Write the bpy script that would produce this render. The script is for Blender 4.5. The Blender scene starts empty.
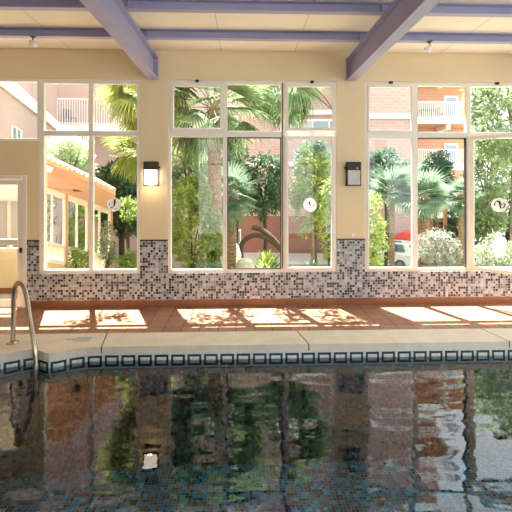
import bpy, math, random
from mathutils import Vector, Matrix, Euler
R = math.radians
sc = bpy.context.scene
col = sc.collection

# ------------------------------------------------------------------ camera model
F_PX, HORIZON, YAW, CAM_Y, CAM_Z = 400.0, 187.0, R(1.9), -6.5, 1.92
CY, SY = math.cos(YAW), math.sin(YAW)
def ray(px, py):
    u = (px - 256) / F_PX
    return Vector((SY + CY * u, CY - SY * u, (HORIZON - py) / F_PX))
def at(px, py, d):                       # point at depth d (m) along the optical axis
    return Vector((0, CAM_Y, CAM_Z)) + ray(px, py) * d
def onY(px, py, Y=0.0):                  # point on the vertical plane y = Y
    r = ray(px, py)
    return Vector((0, CAM_Y, CAM_Z)) + r * ((Y - CAM_Y) / r.y)
def onZ(px, py, Z=0.0):
    r = ray(px, py)
    return Vector((0, CAM_Y, CAM_Z)) + r * ((Z - CAM_Z) / r.z)
def wx(px): return onY(px, 187).x
def wz(py): return CAM_Z + (187 - py) / 61.5

cam = bpy.data.cameras.new('camera')
camo = bpy.data.objects.new('camera', cam); col.objects.link(camo)
cam.sensor_width = 36; cam.lens = 36 * F_PX / 512
cam.shift_y = -(256 - HORIZON) / 512
camo.location = (0, CAM_Y, CAM_Z); camo.rotation_euler = (R(90), 0, -YAW)
cam.clip_start = 0.05; cam.clip_end = 400
sc.camera = camo

# ------------------------------------------------------------------ materials
def s2l(c):
    return tuple(((v / 255) / 12.92 if v / 255 <= 0.04045 else ((v / 255 + 0.055) / 1.055) ** 2.4) for v in c)
class NT:
    def __init__(s, name):
        s.m = bpy.data.materials.new(name); s.m.use_nodes = True
        s.t = s.m.node_tree; s.t.nodes.clear()
        s.out = s.n('ShaderNodeOutputMaterial')
    def n(s, typ, **kw):
        o = s.t.nodes.new(typ)
        for k, v in kw.items(): setattr(o, k, v)
        return o
    def l(s, a, b): s.t.links.new(a, b)
    def math(s, op, a, b=None, c=None):
        o = s.n('ShaderNodeMath', operation=op)
        for i, v in enumerate((a, b, c)):
            if v is None: continue
            if isinstance(v, (int, float)): o.inputs[i].default_value = v
            else: s.l(v, o.inputs[i])
        return o.outputs[0]
    def mix(s, f, a, b):
        o = s.n('ShaderNodeMix', data_type='RGBA')
        for i, v in ((0, f), (6, a), (7, b)):
            if isinstance(v, (int, float)): o.inputs[i].default_value = v
            elif isinstance(v, tuple): o.inputs[i].default_value = (*v[:3], 1)
            else: s.l(v, o.inputs[i])
        return o.outputs[2]
    def pos(s): return s.n('ShaderNodeNewGeometry').outputs['Position']
    def noise(s, vec, scale, detail=2.0, rough=.5):
        o = s.n('ShaderNodeTexNoise'); o.inputs['Scale'].default_value = scale
        o.inputs['Detail'].default_value = detail; o.inputs['Roughness'].default_value = rough
        s.l(vec, o.inputs['Vector']); return o.outputs[0]
    def ramp(s, fac, stops, interp='LINEAR'):
        o = s.n('ShaderNodeValToRGB'); r = o.color_ramp; r.interpolation = interp
        while len(r.elements) < len(stops): r.elements.new(0.5)
        for e, (p, c) in zip(r.elements, stops): e.position = p; e.color = (*c[:3], 1)
        s.l(fac, o.inputs[0]); return o.outputs[0]
    def bsdf(s, color, rough=.6, metal=0., spec=.5, bump=None, bstr=.2, bdist=.01):
        b = s.n('ShaderNodeBsdfPrincipled')
        if isinstance(color, tuple): b.inputs['Base Color'].default_value = (*color[:3], 1)
        else: s.l(color, b.inputs['Base Color'])
        if isinstance(rough, (int, float)): b.inputs['Roughness'].default_value = rough
        else: s.l(rough, b.inputs['Roughness'])
        b.inputs['Metallic'].default_value = metal
        b.inputs['Specular IOR Level'].default_value = spec
        if bump is not None:
            k = s.n('ShaderNodeBump'); k.inputs['Strength'].default_value = bstr
            k.inputs['Distance'].default_value = bdist
            s.l(bump, k.inputs['Height']); s.l(k.outputs[0], b.inputs['Normal'])
        return b
    def done(s, sh): s.l(sh.outputs[0] if hasattr(sh, 'outputs') else sh, s.out.inputs[0]); return s.m

def plain(name, rgb, rough=.55, metal=0., var=.06, scale=3., spec=.4, bump=0.):
    t = NT(name); c = s2l(rgb); p = t.pos()
    n = t.noise(p, scale, 4)
    lo = tuple(v * (1 - var) for v in c); hi = tuple(min(1, v * (1 + var)) for v in c)
    cc = t.ramp(n, [(.3, lo), (.7, hi)])
    if bump:
        n2 = t.noise(p, 140, 2)
        return t.done(t.bsdf(cc, rough, metal, spec, n2, bump, .003))
    return t.done(t.bsdf(cc, rough, metal, spec))

def grid_edge(t, comp, size, off, w):
    v = t.math('ADD', comp, off); v = t.math('DIVIDE', v, size)
    fr = t.math('FRACT', v); fl = t.math('FLOOR', v)
    e = t.math('MINIMUM', fr, t.math('SUBTRACT', 1.0, fr))
    return t.math('LESS_THAN', e, w), fl
def ceiling_mat():
    t = NT('ceiling_paint'); p = t.pos(); sp = t.n('ShaderNodeSeparateXYZ'); t.l(p, sp.inputs[0])
    e, f = grid_edge(t, sp.outputs[0], 1.2, 60.35, .0035)
    c = t.mix(e, t.ramp(t.noise(p, .8, 3), [(.3, s2l((232, 220, 198))), (.7, s2l((238, 228, 208)))]), s2l((176, 164, 140)))
    return t.done(t.bsdf(c, .8, 0, .3))
def mosaic(name, size, stops, grout, rough=.25, w=.07, axes='xyz'):
    t = NT(name); p = t.pos()
    sp = t.n('ShaderNodeSeparateXYZ'); t.l(p, sp.inputs[0])
    es, fs = [], []
    for i, a in enumerate('xyz'):
        e, f = grid_edge(t, sp.outputs[i], size, 50.0 * size + size * .37, w)
        fs.append(f)
        if a in axes: es.append(e)
    cb = t.n('ShaderNodeCombineXYZ')
    for i in range(3): t.l(fs[i], cb.inputs[i])
    wn = t.n('ShaderNodeTexWhiteNoise', noise_dimensions='3D'); t.l(cb.outputs[0], wn.inputs['Vector'])
    c = t.ramp(wn.outputs['Value'], stops, 'CONSTANT')
    m = es[0]
    for e in es[1:]: m = t.math('MAXIMUM', m, e)
    c = t.mix(m, c, s2l(grout))
    return t.done(t.bsdf(c, t.math('ADD', t.math('MULTIPLY', m, .5), rough), 0, .5))

M = {}
M['wall'] = plain('wall_paint', (233, 211, 170), .7, var=.03, scale=1.2, bump=.05)
M['frame'] = plain('window_frame_white', (238, 230, 216), .4, var=.02)
M['lilac'] = plain('lilac_steel_paint', (158, 154, 186), .45, var=.05)
M['skirt'] = plain('terracotta_skirting', (150, 96, 62), .4, var=.12, scale=9)
M['black'] = plain('black_trim', (38, 36, 36), .4)
M['seal'] = plain('dark_seal', (62, 56, 52), .5)
M['bronze'] = plain('bronze_metal', (74, 60, 48), .4, .3)
M['darkmetal'] = plain('dark_lamp_metal', (46, 40, 38), .45, .2)
M['steel'] = plain('brushed_steel', (190, 178, 160), .25, 1., var=.05, scale=30)
M['white'] = plain('white_plastic', (236, 232, 224), .4, var=.02)
M['ceiling'] = ceiling_mat()
M['mosaic'] = mosaic('grey_mosaic', .042, [(0, s2l((184, 183, 184))), (.30, s2l((158, 158, 160))), (.50, s2l((124, 123, 125))),
    (.64, s2l((44, 40, 39))), (.86, s2l((84, 79, 77))), (.95, s2l((206, 205, 205)))], (176, 174, 173))
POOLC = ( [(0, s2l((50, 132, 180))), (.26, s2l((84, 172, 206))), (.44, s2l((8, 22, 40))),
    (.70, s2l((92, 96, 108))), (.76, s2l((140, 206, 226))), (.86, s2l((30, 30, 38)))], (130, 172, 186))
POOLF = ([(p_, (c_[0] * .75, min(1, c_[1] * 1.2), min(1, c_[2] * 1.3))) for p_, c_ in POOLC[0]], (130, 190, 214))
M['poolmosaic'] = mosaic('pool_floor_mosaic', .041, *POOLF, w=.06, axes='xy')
POOLW = ([(p_, tuple(v * .55 for v in c_)) for p_, c_ in POOLC[0]], (66, 92, 104))  # same tiles, colours darkened to stand in for dim underwater light
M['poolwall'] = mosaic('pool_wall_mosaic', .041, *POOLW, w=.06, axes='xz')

def floor_mat():
    t = NT('terracotta_floor'); p = t.pos(); sp = t.n('ShaderNodeSeparateXYZ'); t.l(p, sp.inputs[0])
    ex, fx = grid_edge(t, sp.outputs[0], .245, 24.5 + .09, .022); ey, fy = grid_edge(t, sp.outputs[1], .245, 24.5 + .0, .022)
    cb = t.n('ShaderNodeCombineXYZ'); t.l(fx, cb.inputs[0]); t.l(fy, cb.inputs[1])
    wn = t.n('ShaderNodeTexWhiteNoise', noise_dimensions='3D'); t.l(cb.outputs[0], wn.inputs['Vector'])
    c = t.ramp(wn.outputs['Value'], [(0, s2l((154, 112, 87))), (.5, s2l((167, 124, 98))), (1, s2l((177, 136, 110)))])
    n = t.noise(p, 22, 4); c = t.mix(t.math('MULTIPLY', n, .35), c, s2l((136, 94, 68)))
    m = t.math('MAXIMUM', ex, ey); c = t.mix(m, c, s2l((122, 84, 62)))
    return t.done(t.bsdf(c, t.math('ADD', .35, t.math('MULTIPLY', m, .4)), 0, .4, t.math('SUBTRACT', 1., m), .3, .003))
M['floor'] = floor_mat()
def coping_mat():
    t = NT('cream_stone_coping'); p = t.pos(); sp = t.n('ShaderNodeSeparateXYZ'); t.l(p, sp.inputs[0])
    skew = t.math('SUBTRACT', sp.outputs[0], t.math('MULTIPLY', sp.outputs[1], -.18))
    e, f = grid_edge(t, skew, 2.5, 50 * 2.5 + 1.99, .0035)
    n = t.noise(p, 5, 6, .65)
    c = t.ramp(n, [(.25, s2l((216, 202, 182))), (.5, s2l((228, 216, 198))), (.75, s2l((236, 226, 210)))])
    c = t.mix(e, c, s2l((120, 104, 84)))
    n2 = t.noise(p, 60, 3)
    return t.done(t.bsdf(c, .5, 0, .35, n2, .1, .002))
M['coping'] = coping_mat()
def band_mat():                         # mosaic key band under the coping, laid out in metres (u along the rim, v = height)
    t = NT('pool_key_band'); uv = t.n('ShaderNodeUVMap'); sp = t.n('ShaderNodeSeparateXYZ'); t.l(uv.outputs[0], sp.inputs[0])
    u, v = sp.outputs[0], sp.outputs[1]          # v: distance below coping bottom
    P = .198
    a = t.math('ABSOLUTE', t.math('SUBTRACT', t.math('MULTIPLY', t.math('FRACT', t.math('DIVIDE', u, P)), P), P / 2))
    vc = t.math('ABSOLUTE', t.math('SUBTRACT', v, .095))
    outer = t.math('MULTIPLY', t.math('LESS_THAN', a, .084), t.math('LESS_THAN', vc, .068))
    inner = t.math('MULTIPLY', t.math('LESS_THAN', a, .056), t.math('LESS_THAN', vc, .040))
    ring = t.math('SUBTRACT', outer, inner)
    low = t.math('GREATER_THAN', v, .185)
    eu, fu = grid_edge(t, u, .028, 2.8, .06); ev, fv = grid_edge(t, v, .028, 2.8, .06)
    cb = t.n('ShaderNodeCombineXYZ'); t.l(fu, cb.inputs[0]); t.l(fv, cb.inputs[1])
    wn = t.n('ShaderNodeTexWhiteNoise', noise_dimensions='3D'); t.l(cb.outputs[0], wn.inputs['Vector'])
    light = t.ramp(wn.outputs['Value'], [(0, s2l((212, 220, 218))), (1, s2l((234, 238, 234)))])
    dark = t.ramp(wn.outputs['Value'], [(0, s2l((22, 30, 38))), (1, s2l((46, 58, 66)))])
    blue = t.ramp(wn.outputs['Value'], [(0, s2l((14, 40, 60))), (.5, s2l((28, 66, 88))), (1, s2l((60, 60, 62)))], 'CONSTANT')
    c = t.mix(ring, light, dark); c = t.mix(low, c, blue)
    g = t.math('MAXIMUM', eu, ev); c = t.mix(t.math('MULTIPLY', g, .5), c, s2l((120, 130, 130)))
    return t.done(t.bsdf(c, .25))
M['band'] = band_mat()
def glass_mat(name, base=.035, tint=(1, 1, 1), ior=1.5):
    t = NT(name); fr = t.n('ShaderNodeFresnel'); fr.inputs[0].default_value = ior
    tr = t.n('ShaderNodeBsdfTransparent'); tr.inputs[0].default_value = (*tint, 1)
    gl = t.n('ShaderNodeBsdfGlossy'); gl.inputs['Roughness'].default_value = .0
    mx = t.n('ShaderNodeMixShader'); bf = t.n('ShaderNodeNewGeometry').outputs['Backfacing']
    t.l(t.math('MULTIPLY', t.math('ADD', fr.outputs[0], base), t.math('SUBTRACT', 1.0, bf)), mx.inputs[0])
    t.l(tr.outputs[0], mx.inputs[1]); t.l(gl.outputs[0], mx.inputs[2]); return t.done(mx)
M['glass'] = glass_mat('window_glass', .02, (.97, .98, .97))
def water_mat():
    t = NT('pool_water'); p = t.pos()
    mp = t.n('ShaderNodeMapping'); mp.inputs['Scale'].default_value = (1.3, 3.0, 1.0); t.l(p, mp.inputs[0])
    n1 = t.noise(mp.outputs[0], 1.7, 1.2, .45); n2 = t.noise(mp.outputs[0], 5.0, 1.0, .4)
    h = t.math('ADD', n1, t.math('MULTIPLY', n2, .06))
    bp = t.n('ShaderNodeBump'); bp.inputs['Strength'].default_value = 1.0; bp.inputs['Distance'].default_value = .0055
    t.l(h, bp.inputs['Height'])
    fr = t.n('ShaderNodeFresnel'); fr.inputs[0].default_value = 1.35; t.l(bp.outputs[0], fr.inputs['Normal'])
    tr = t.n('ShaderNodeBsdfTransparent'); tr.inputs[0].default_value = (.36, .84, 1.0, 1)
    gl = t.n('ShaderNodeBsdfGlossy'); gl.inputs['Roughness'].default_value = .0; t.l(bp.outputs[0], gl.inputs['Normal'])
    mx = t.n('ShaderNodeMixShader'); t.l(t.math('MINIMUM', t.math('MULTIPLY', fr.outputs[0], 2.0), 1.0), mx.inputs[0])
    t.l(tr.outputs[0], mx.inputs[1]); t.l(gl.outputs[0], mx.inputs[2]); return t.done(mx)
M['water'] = water_mat()
def emit(name, rgb, st):
    t = NT(name); e = t.n('ShaderNodeEmission'); e.inputs[0].default_value = (*rgb, 1); e.inputs[1].default_value = st; return t.done(e)
M['lampglow'] = emit('lit_opal_glass', (1, .88, .70), 3.2)
M['opal'] = plain('unlit_opal_glass', (196, 190, 184), .25, var=.08, scale=12)
def leaf_mat(name, c1, c2, trans=.45, scale=5., rough=.5):
    t = NT(name); p = t.pos(); n = t.noise(p, scale, 3, .6)
    c = t.ramp(n, [(.32, s2l(c1)), (.68, s2l(c2))])
    b = t.bsdf(c, rough, 0, .35)
    tl = t.n('ShaderNodeBsdfTranslucent'); t.l(c, tl.inputs[0])
    mx = t.n('ShaderNodeMixShader'); mx.inputs[0].default_value = trans
    t.l(b.outputs[0], mx.inputs[1]); t.l(tl.outputs[0], mx.inputs[2]); return t.done(mx)
M['leaf_yellow'] = leaf_mat('yellow_green_leaves', (104, 134, 58), (186, 198, 118))
M['leaf_bright'] = leaf_mat('bright_green_leaves', (86, 128, 48), (168, 190, 92))
M['leaf_pale'] = leaf_mat('pale_green_leaves', (112, 138, 98), (182, 194, 150))
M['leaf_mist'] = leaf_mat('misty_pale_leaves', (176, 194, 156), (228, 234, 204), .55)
M['leaf_dark'] = leaf_mat('dark_green_leaves', (48, 76, 50), (96, 124, 82), .3)
M['leaf_blue'] = leaf_mat('blue_green_leaves', (66, 98, 82), (116, 144, 120), .3)
M['leaf_silver'] = leaf_mat('silver_grey_leaves', (100, 106, 92), (160, 162, 148), .3)
M['leaf_white'] = leaf_mat('white_blossom_leaves', (104, 124, 90), (178, 184, 158), .4, 9.)
M['frond_grey'] = leaf_mat('grey_green_fronds', (90, 118, 98), (150, 170, 140), .35, 3.)
M['frond_green'] = leaf_mat('green_fronds', (84, 112, 74), (148, 166, 116), .45, 3.)
M['frond_yellow'] = leaf_mat('sunlit_yellow_fronds', (108, 126, 62), (184, 188, 108), .5, 3.)
M['bark'] = plain('bark', (128, 106, 84), .9, var=.3, scale=14, bump=.3)
M['darkbark'] = plain('dark_bark', (70, 58, 48), .9, var=.25, scale=10)
M['stucco'] = plain('pink_stucco', (196, 167, 159), .9, var=.05, scale=.7)
def brick(name, c1, c2, mortar):
    t = NT(name); p = t.pos()
    mp = t.n('ShaderNodeMapping'); mp.inputs['Rotation'].default_value = (R(90), 0, 0); t.l(p, mp.inputs[0])
    b = t.n('ShaderNodeTexBrick'); t.l(mp.outputs[0], b.inputs['Vector'])
    b.inputs['Color1'].default_value = (*s2l(c1), 1); b.inputs['Color2'].default_value = (*s2l(c2), 1); b.inputs['Mortar'].default_value = (*s2l(mortar), 1)
    b.inputs['Scale'].default_value = 1.; b.inputs['Brick Width'].default_value = .5; b.inputs['Row Height'].default_value = .2; b.inputs['Mortar Size'].default_value = .018
    return t.done(t.bsdf(b.outputs[0], .9, 0, .2))
M['brick'] = brick('pink_brick', (184, 155, 147), (174, 146, 138), (194, 168, 160))
M['salmon'] = brick('salmon_boards', (204, 154, 126), (196, 146, 120), (180, 134, 110))
M['brown'] = plain('brown_render', (140, 96, 80), .9, var=.06)
M['extwhite'] = plain('white_render', (240, 238, 232), .8, var=.02)
M['orange'] = plain('orange_soffit', (202, 152, 122), .8, var=.05)
M['sillwall'] = plain('pale_apricot_render', (216, 188, 160), .8, var=.04)
M['rooftile'] = plain('clay_roof_tile', (214, 176, 146), .8, var=.2, scale=8)
M['extglass'] = plain('dark_house_glass', (128, 148, 158), .12, var=.1, spec=.7)
M['paving'] = plain('pale_paving', (168, 163, 154), .9, var=.06, scale=.6)
M['soil'] = plain('planting_soil_and_lawn', (120, 126, 84), .95, var=.25, scale=1.1)
M['rock'] = plain('pale_rock', (206, 200, 190), .9, var=.12, scale=6)
M['red'] = plain('red_canvas', (208, 62, 52), .8, var=.08)
M['carwhite'] = plain('white_car_paint', (236, 236, 236), .2, var=.01, spec=.6)
M['carglass'] = plain('car_glass', (86, 104, 116), .1, var=.1, spec=.7)
M['tyre'] = plain('tyre_rubber', (36, 36, 38), .8)
M['redlight'] = plain('red_tail_light', (200, 48, 36), .3)
def sticker_mat():
    t = NT('white_sticker_vinyl'); c = s2l((244, 243, 240)); b = t.bsdf(c, .5); tl = t.n('ShaderNodeBsdfTranslucent'); tl.inputs[0].default_value = (*c, 1)
    mx = t.n('ShaderNodeMixShader'); mx.inputs[0].default_value = .5; t.l(b.outputs[0], mx.inputs[1]); t.l(tl.outputs[0], mx.inputs[2]); return t.done(mx)
M['sticker'] = sticker_mat()
M['blind'] = plain('grey_blind', (196, 188, 190), .8, var=.03)
M['markblue'] = plain('pale_blue_tile', (176, 184, 186), .4, var=.05)
M['ink'] = plain('dark_ink', (54, 54, 52), .5)
M['greyplastic'] = plain('grey_furniture', (112, 112, 112), .6)

# ------------------------------------------------------------------ mesh builder
class MB:
    def __init__(s): s.v = []; s.f = []; s.mi = []; s.uv = None; s.cur = 0
    def quad(s, a, b, c, d): i = len(s.v); s.v += [tuple(a), tuple(b), tuple(c), tuple(d)]; s.f.append((i, i+1, i+2, i+3)); s.mi.append(s.cur); return s
    def box(s, x0, x1, y0, y1, z0, z1, mtx=None):
        x0, x1 = min(x0, x1), max(x0, x1); y0, y1 = min(y0, y1), max(y0, y1); z0, z1 = min(z0, z1), max(z0, z1)
        i = len(s.v)
        P = [(x0,y0,z0),(x1,y0,z0),(x1,y1,z0),(x0,y1,z0),(x0,y0,z1),(x1,y0,z1),(x1,y1,z1),(x0,y1,z1)]
        if mtx is not None: P = [tuple(mtx @ Vector(p)) for p in P]
        s.v += P
        for f in ((0,3,2,1),(4,5,6,7),(0,1,5,4),(1,2,6,5),(2,3,7,6),(3,0,4,7)): s.f.append(tuple(i+k for k in f)); s.mi.append(s.cur)
        return s
    def hexa(s, P):          # 8 corners, bottom ring then top ring
        i = len(s.v); s.v += [tuple(p) for p in P]
        for f in ((0,3,2,1),(4,5,6,7),(0,1,5,4),(1,2,6,5),(2,3,7,6),(3,0,4,7)): s.f.append(tuple(i+k for k in f)); s.mi.append(s.cur)
        return s
    def bar(s, a, b, w, h):   # rectangular bar between points
        a, b = Vector(a), Vector(b); d = (b - a).normalized()
        up = Vector((0, 0, 1)) if abs(d.z) < .95 else Vector((0, 1, 0))
        r = d.cross(up).normalized() * w / 2; u = r.cross(d).normalized() * h / 2
        return s.hexa([a-r-u, a+r-u, b+r-u, b-r-u, a-r+u, a+r+u, b+r+u, b-r+u])
    def tube(s, pts, rad, n=10, caps=True):
        pts = [Vector(p) for p in pts]; m = len(pts)
        if not isinstance(rad, (list, tuple)): rad = [rad] * m
        i0 = len(s.v); prev = None
        for k in range(m):
            d = (pts[min(k+1, m-1)] - pts[max(k-1, 0)]).normalized()
            if prev is None:
                prev = d.cross(Vector((0, 0, 1)) if abs(d.z) < .9 else Vector((1, 0, 0))).normalized()
            r = (prev - d * prev.dot(d)).normalized(); prev = r; q = d.cross(r)
            for j in range(n):
                a = 2 * math.pi * j / n; s.v.append(tuple(pts[k] + (r * math.cos(a) + q * math.sin(a)) * rad[k]))
        for k in range(m - 1):
            for j in range(n):
                a = i0 + k*n + j; b = i0 + k*n + (j+1) % n; s.f.append((a, b, b+n, a+n)); s.mi.append(s.cur)
        if caps:
            s.f.append(tuple(i0 + j for j in reversed(range(n)))); s.mi.append(s.cur)
            s.f.append(tuple(i0 + (m-1)*n + j for j in range(n))); s.mi.append(s.cur)
        return s
    def lathe(s, c, prof, n=20, mtx=None):   # prof: (r, z)
        pts0 = len(s.v); c = Vector(c); m = len(prof)
        for r, z in prof:
            for j in range(n):
                a = 2*math.pi*j/n; p = Vector((r*math.cos(a), r*math.sin(a), z))
                if mtx is not None: p = mtx @ p
                s.v.append(tuple(c + p))
        for k in range(m-1):
            for j in range(n):
                a = pts0+k*n+j; b = pts0+k*n+(j+1)%n; s.f.append((a, b, b+n, a+n)); s.mi.append(s.cur)
        s.f.append(tuple(pts0+j for j in reversed(range(n)))); s.mi.append(s.cur)
        s.f.append(tuple(pts0+(m-1)*n+j for j in range(n))); s.mi.append(s.cur)
        return s
    def poly(s, pts): i = len(s.v); s.v += [tuple(p) for p in pts]; s.f.append(tuple(range(i, i+len(pts)))); s.mi.append(s.cur); return s
    def prism(s, pts, ext):  # planar polygon extruded by vector
        ext = Vector(ext); i = len(s.v); n = len(pts); pts = [Vector(p) for p in pts]
        s.v += [tuple(p) for p in pts] + [tuple(p + ext) for p in pts]
        s.f.append(tuple(range(i, i+n))); s.f.append(tuple(reversed(range(i+n, i+2*n)))); s.mi += [s.cur]*2
        for k in range(n):
            a, b = i+k, i+(k+1) % n; s.f.append((b, a, a+n, b+n)); s.mi.append(s.cur)
        return s
    def leaf(s, p, d, nrm, L, W):
        d = d.normalized(); sd = d.cross(nrm)
        if sd.length < 1e-4: sd = d.orthogonal()
        sd = sd.normalized() * W / 2; n2 = sd.cross(d).normalized() * (W * .18)
        i = len(s.v); s.v += [tuple(p), tuple(p + d*L*.45 + sd + n2), tuple(p + d*L), tuple(p + d*L*.45 - sd + n2)]
        s.f += [(i, i+1, i+2), (i, i+2, i+3)]; s.mi += [s.cur]*2
    def build(s, name, mat, parent=None, origin=None, smooth=False, bevel=0., recalc=True):
        o0 = Vector((0, 0, 0))
        if parent is not None: o0 = Vector(parent.get('_o', (0, 0, 0)))
        elif origin is not None: o0 = Vector(origin)
        me = bpy.data.meshes.new(name)
        me.from_pydata([tuple(Vector(p) - o0) for p in s.v], [], s.f)
        mats = mat if isinstance(mat, (list, tuple)) else [mat]
        for m in mats: me.materials.append(m)
        if len(mats) > 1:
            for pl, k in zip(me.polygons, s.mi): pl.material_index = k
        if s.uv is not None:
            lay = me.uv_layers.new(name='UVMap')
            for li, lp in enumerate(me.loops): lay.data[li].uv = s.uv[lp.vertex_index]
        if recalc and len(s.f) < 20000:
            import bmesh
            bm = bmesh.new(); bm.from_mesh(me); bmesh.ops.recalc_face_normals(bm, faces=bm.faces); bm.to_mesh(me); bm.free()
        if smooth:
            for pl in me.polygons: pl.use_smooth = True
        ob = bpy.data.objects.new(name, me); col.objects.link(ob)
        if parent is not None: ob.parent = parent; ob['_o'] = tuple(o0)
        else: ob.location = o0; ob['_o'] = tuple(o0)
        if bevel:
            b = ob.modifiers.new('bevel', 'BEVEL'); b.width = bevel; b.segments = 2; b.limit_method = 'ANGLE'
        return ob
def tag(o, label=None, cat=None, group=None, kind=None):
    if label: o['label'] = label
    if cat: o['category'] = cat
    if group: o['group'] = group
    if kind: o['kind'] = kind
    return o
def root(name, loc, label=None, cat=None, group=None, kind=None):
    o = bpy.data.objects.new(name, None); col.objects.link(o); o.location = loc; o['_o'] = tuple(loc); o.empty_display_size = .1
    return tag(o, label, cat, group, kind)
def struct(o, label=None, cat=None): return tag(o, label, cat, None, 'structure')

# ------------------------------------------------------------------ the hall
XL, XR, YR, ZC = -6.4, 7.4, -8.4, 4.13      # hall extents, ceiling height
TH = .25
WT, WB = wz(80.5), wz(272.5)                # window head and sill
TRZ = wz(134.0)                             # transom height
xA0, xA1 = XL + .3, wx(42.5)
xB0, xB1 = wx(39.5), wx(140)
xC0, xC1 = wx(168), wx(337)
xD0, xD1 = wx(365), wx(365) + (xC1 - xC0) * .99
doorX1 = wx(27); doorX0 = doorX1 - .98; doorZ = wz(175.5)
A_SILL = wz(142)
MOS = wz(240.5)

def wall_rects(o, rects, y0=0., y1=TH):
    for x0, x1, z0, z1 in rects: o.box(x0, x1, y0, y1, z0, z1)
w = MB()
wall_rects(w, [(XL, XR, WT, ZC),                        # above all windows
    (XL, doorX0, 0, A_SILL), (doorX1, xB0, 0, A_SILL), (doorX0, doorX1, doorZ, A_SILL), (XL, xA0, A_SILL, WT),
    (xB0, xB1, 0, WB), (xB1, xC0, 0, WT), (xC0, xC1, 0, WB), (xC1, xD0, 0, WT), (xD0, xD1, 0, WB), (xD1, XR, 0, WT)])
struct(w.build('wall_back', M['wall']), 'beige painted wall with three tall window openings', 'wall')
# mosaic dado, 8 mm proud of the wall
d = MB()
wall_rects(d, [(doorX1 + .002, xB0, .1, MOS), (xB0, xB1, .1, WB - .002), (xB1, xC0, .1, MOS), (xC0, xC1, .1, WB - .002), (xC1, xD0, .1, MOS), (xD0, xD1, .1, WB - .002), (xD1, XR, .1, MOS)], -.008, .0)
struct(d.build('trim_1', M['mosaic']), 'black and grey mosaic tile dado along the window wall', 'tiling')
d = MB()
for x0, x1 in ((doorX1 + .002, xB0), (xB1, xC0), (xC1, xD0), (xD1, XR)): d.box(x0, x1, -.012, 0, MOS, MOS + .022)
struct(d.build('trim_2', M['black']), 'black tile edging on top of the mosaic dado', 'trim')
struct(MB().box(doorX1 + .002, XR, -.016, 0, 0, .1).build('baseboard_back', M['skirt']), 'terracotta skirting under the mosaic dado', 'skirting')
struct(MB().box(XL - TH, XL, YR, TH, 0, ZC).build('wall_left', M['wall']), 'beige side wall on the left of the pool hall', 'wall')
# right and rear walls: glazed bays
def glazed_wall(name, wname, along, fixed, a0, a1, z0, z1, nb, t0, t1, solid=()):
    m = MB()
    def bx(p0, p1, q0, q1):
        if along == 'x': m.box(p0, p1, t0, t1, q0, q1)
        else: m.box(t0, t1, p0, p1, q0, q1)
    bx(a0, a1, 0, z0); bx(a0, a1, z1, ZC)
    st = (a1 - a0) / nb; pw = .35
    for k in range(nb + 1):
        c = a0 + k * st; bx(max(a0, c - pw/2), min(a1, c + pw/2), z0, z1)
    for k in solid: bx(a0 + k*st, a0 + (k+1)*st, z0, z1)
    struct(m.build(name, M['wall']), None)
    rt = root(wname, ((a0+a1)/2, (t0+t1)/2, z0) if along == 'x' else ((t0+t1)/2, (a0+a1)/2, z0), kind='structure')
    fm, gm = MB(), MB(); tc = (t0 + t1) / 2
    for k in range(nb):
        if k in solid: continue
        p0, p1 = a0 + k*st + pw/2, a0 + (k+1)*st - pw/2
        for (u0, u1, q0, q1) in ((p0, p0+.05, z0, z1), (p1-.05, p1, z0, z1), (p0, p1, z0, z0+.05), (p0, p1, z1-.05, z1), ((p0+p1)/2-.03, (p0+p1)/2+.03, z0, z1), (p0, p1, TRZ-.03, TRZ+.03)):
            if along == 'x': fm.box(u0, u1, tc-.03, tc+.03, q0, q1)
            else: fm.box(tc-.03, tc+.03, u0, u1, q0, q1)
        if along == 'x': gm.box(p0, p1, tc-.003, tc+.003, z0, z1)
        else: gm.box(tc-.003, tc+.003, p0, p1, z0, z1)
    fm.build('window_frame', M['frame'], rt); gm.build('pane', M['glass'], rt)
glazed_wall('wall_right', 'window_5', 'y', XR, YR, TH, .15, 3.7, 3, XR, XR + TH)
glazed_wall('wall_front', 'window_6', 'x', YR, XL - TH, XR + TH, .12, 3.75, 6, YR - TH, YR, (0, 1))
c = MB().box(XL - TH, XR + TH, YR - TH, TH, ZC, ZC + .2)
for k, yy in enumerate((-.42, -1.3, -2.2)):    # shallow butt joints between ceiling boards
    pass
struct(c.build('ceiling', M['ceiling']), 'cream boarded ceiling between lilac steel beams', 'ceiling')

# ------------------------------------------------------------------ deck, coping, pool
edge_px = [(0, 354.8), (12, 352.6), (22, 350.8), (30, 349.6), (35, 349.6), (39, 351.0), (44, 352.9), (49, 353.5), (56, 352.7), (66, 350.7), (76, 349.0), (86, 347.9), (96, 347.4)]
edge = [onZ(*p) for p in edge_px]
YE = onZ(104, 347.1).y
e0 = edge[0]; dirl = (edge[0] - edge[2]).normalized()
edge = [Vector((XL, e0.y + dirl.y / dirl.x * (XL - e0.x), 0))] + edge + [Vector((onZ(106, 347).x, YE, 0)), Vector((XR, YE, 0))]
YC = onZ(256, 331.5).y       # coping back line
WATER = -.172
COT = .078
struct(MB().box(XL, XR, YC, 0, -.3, 0).build('floor', M['floor']), 'terracotta tiled walkway along the window wall', 'floor')
cp = MB(); n = len(edge)
ring = [Vector((XL, YC, 0)), Vector((XR, YC, 0))] + list(reversed(edge))
cp.prism([Vector((p.x, p.y, .004)) for p in ring], (0, 0, -COT - .004))
cpo = struct(cp.build('pool_coping', M['coping']), 'cream stone coping along the pool edge', 'coping')
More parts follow.
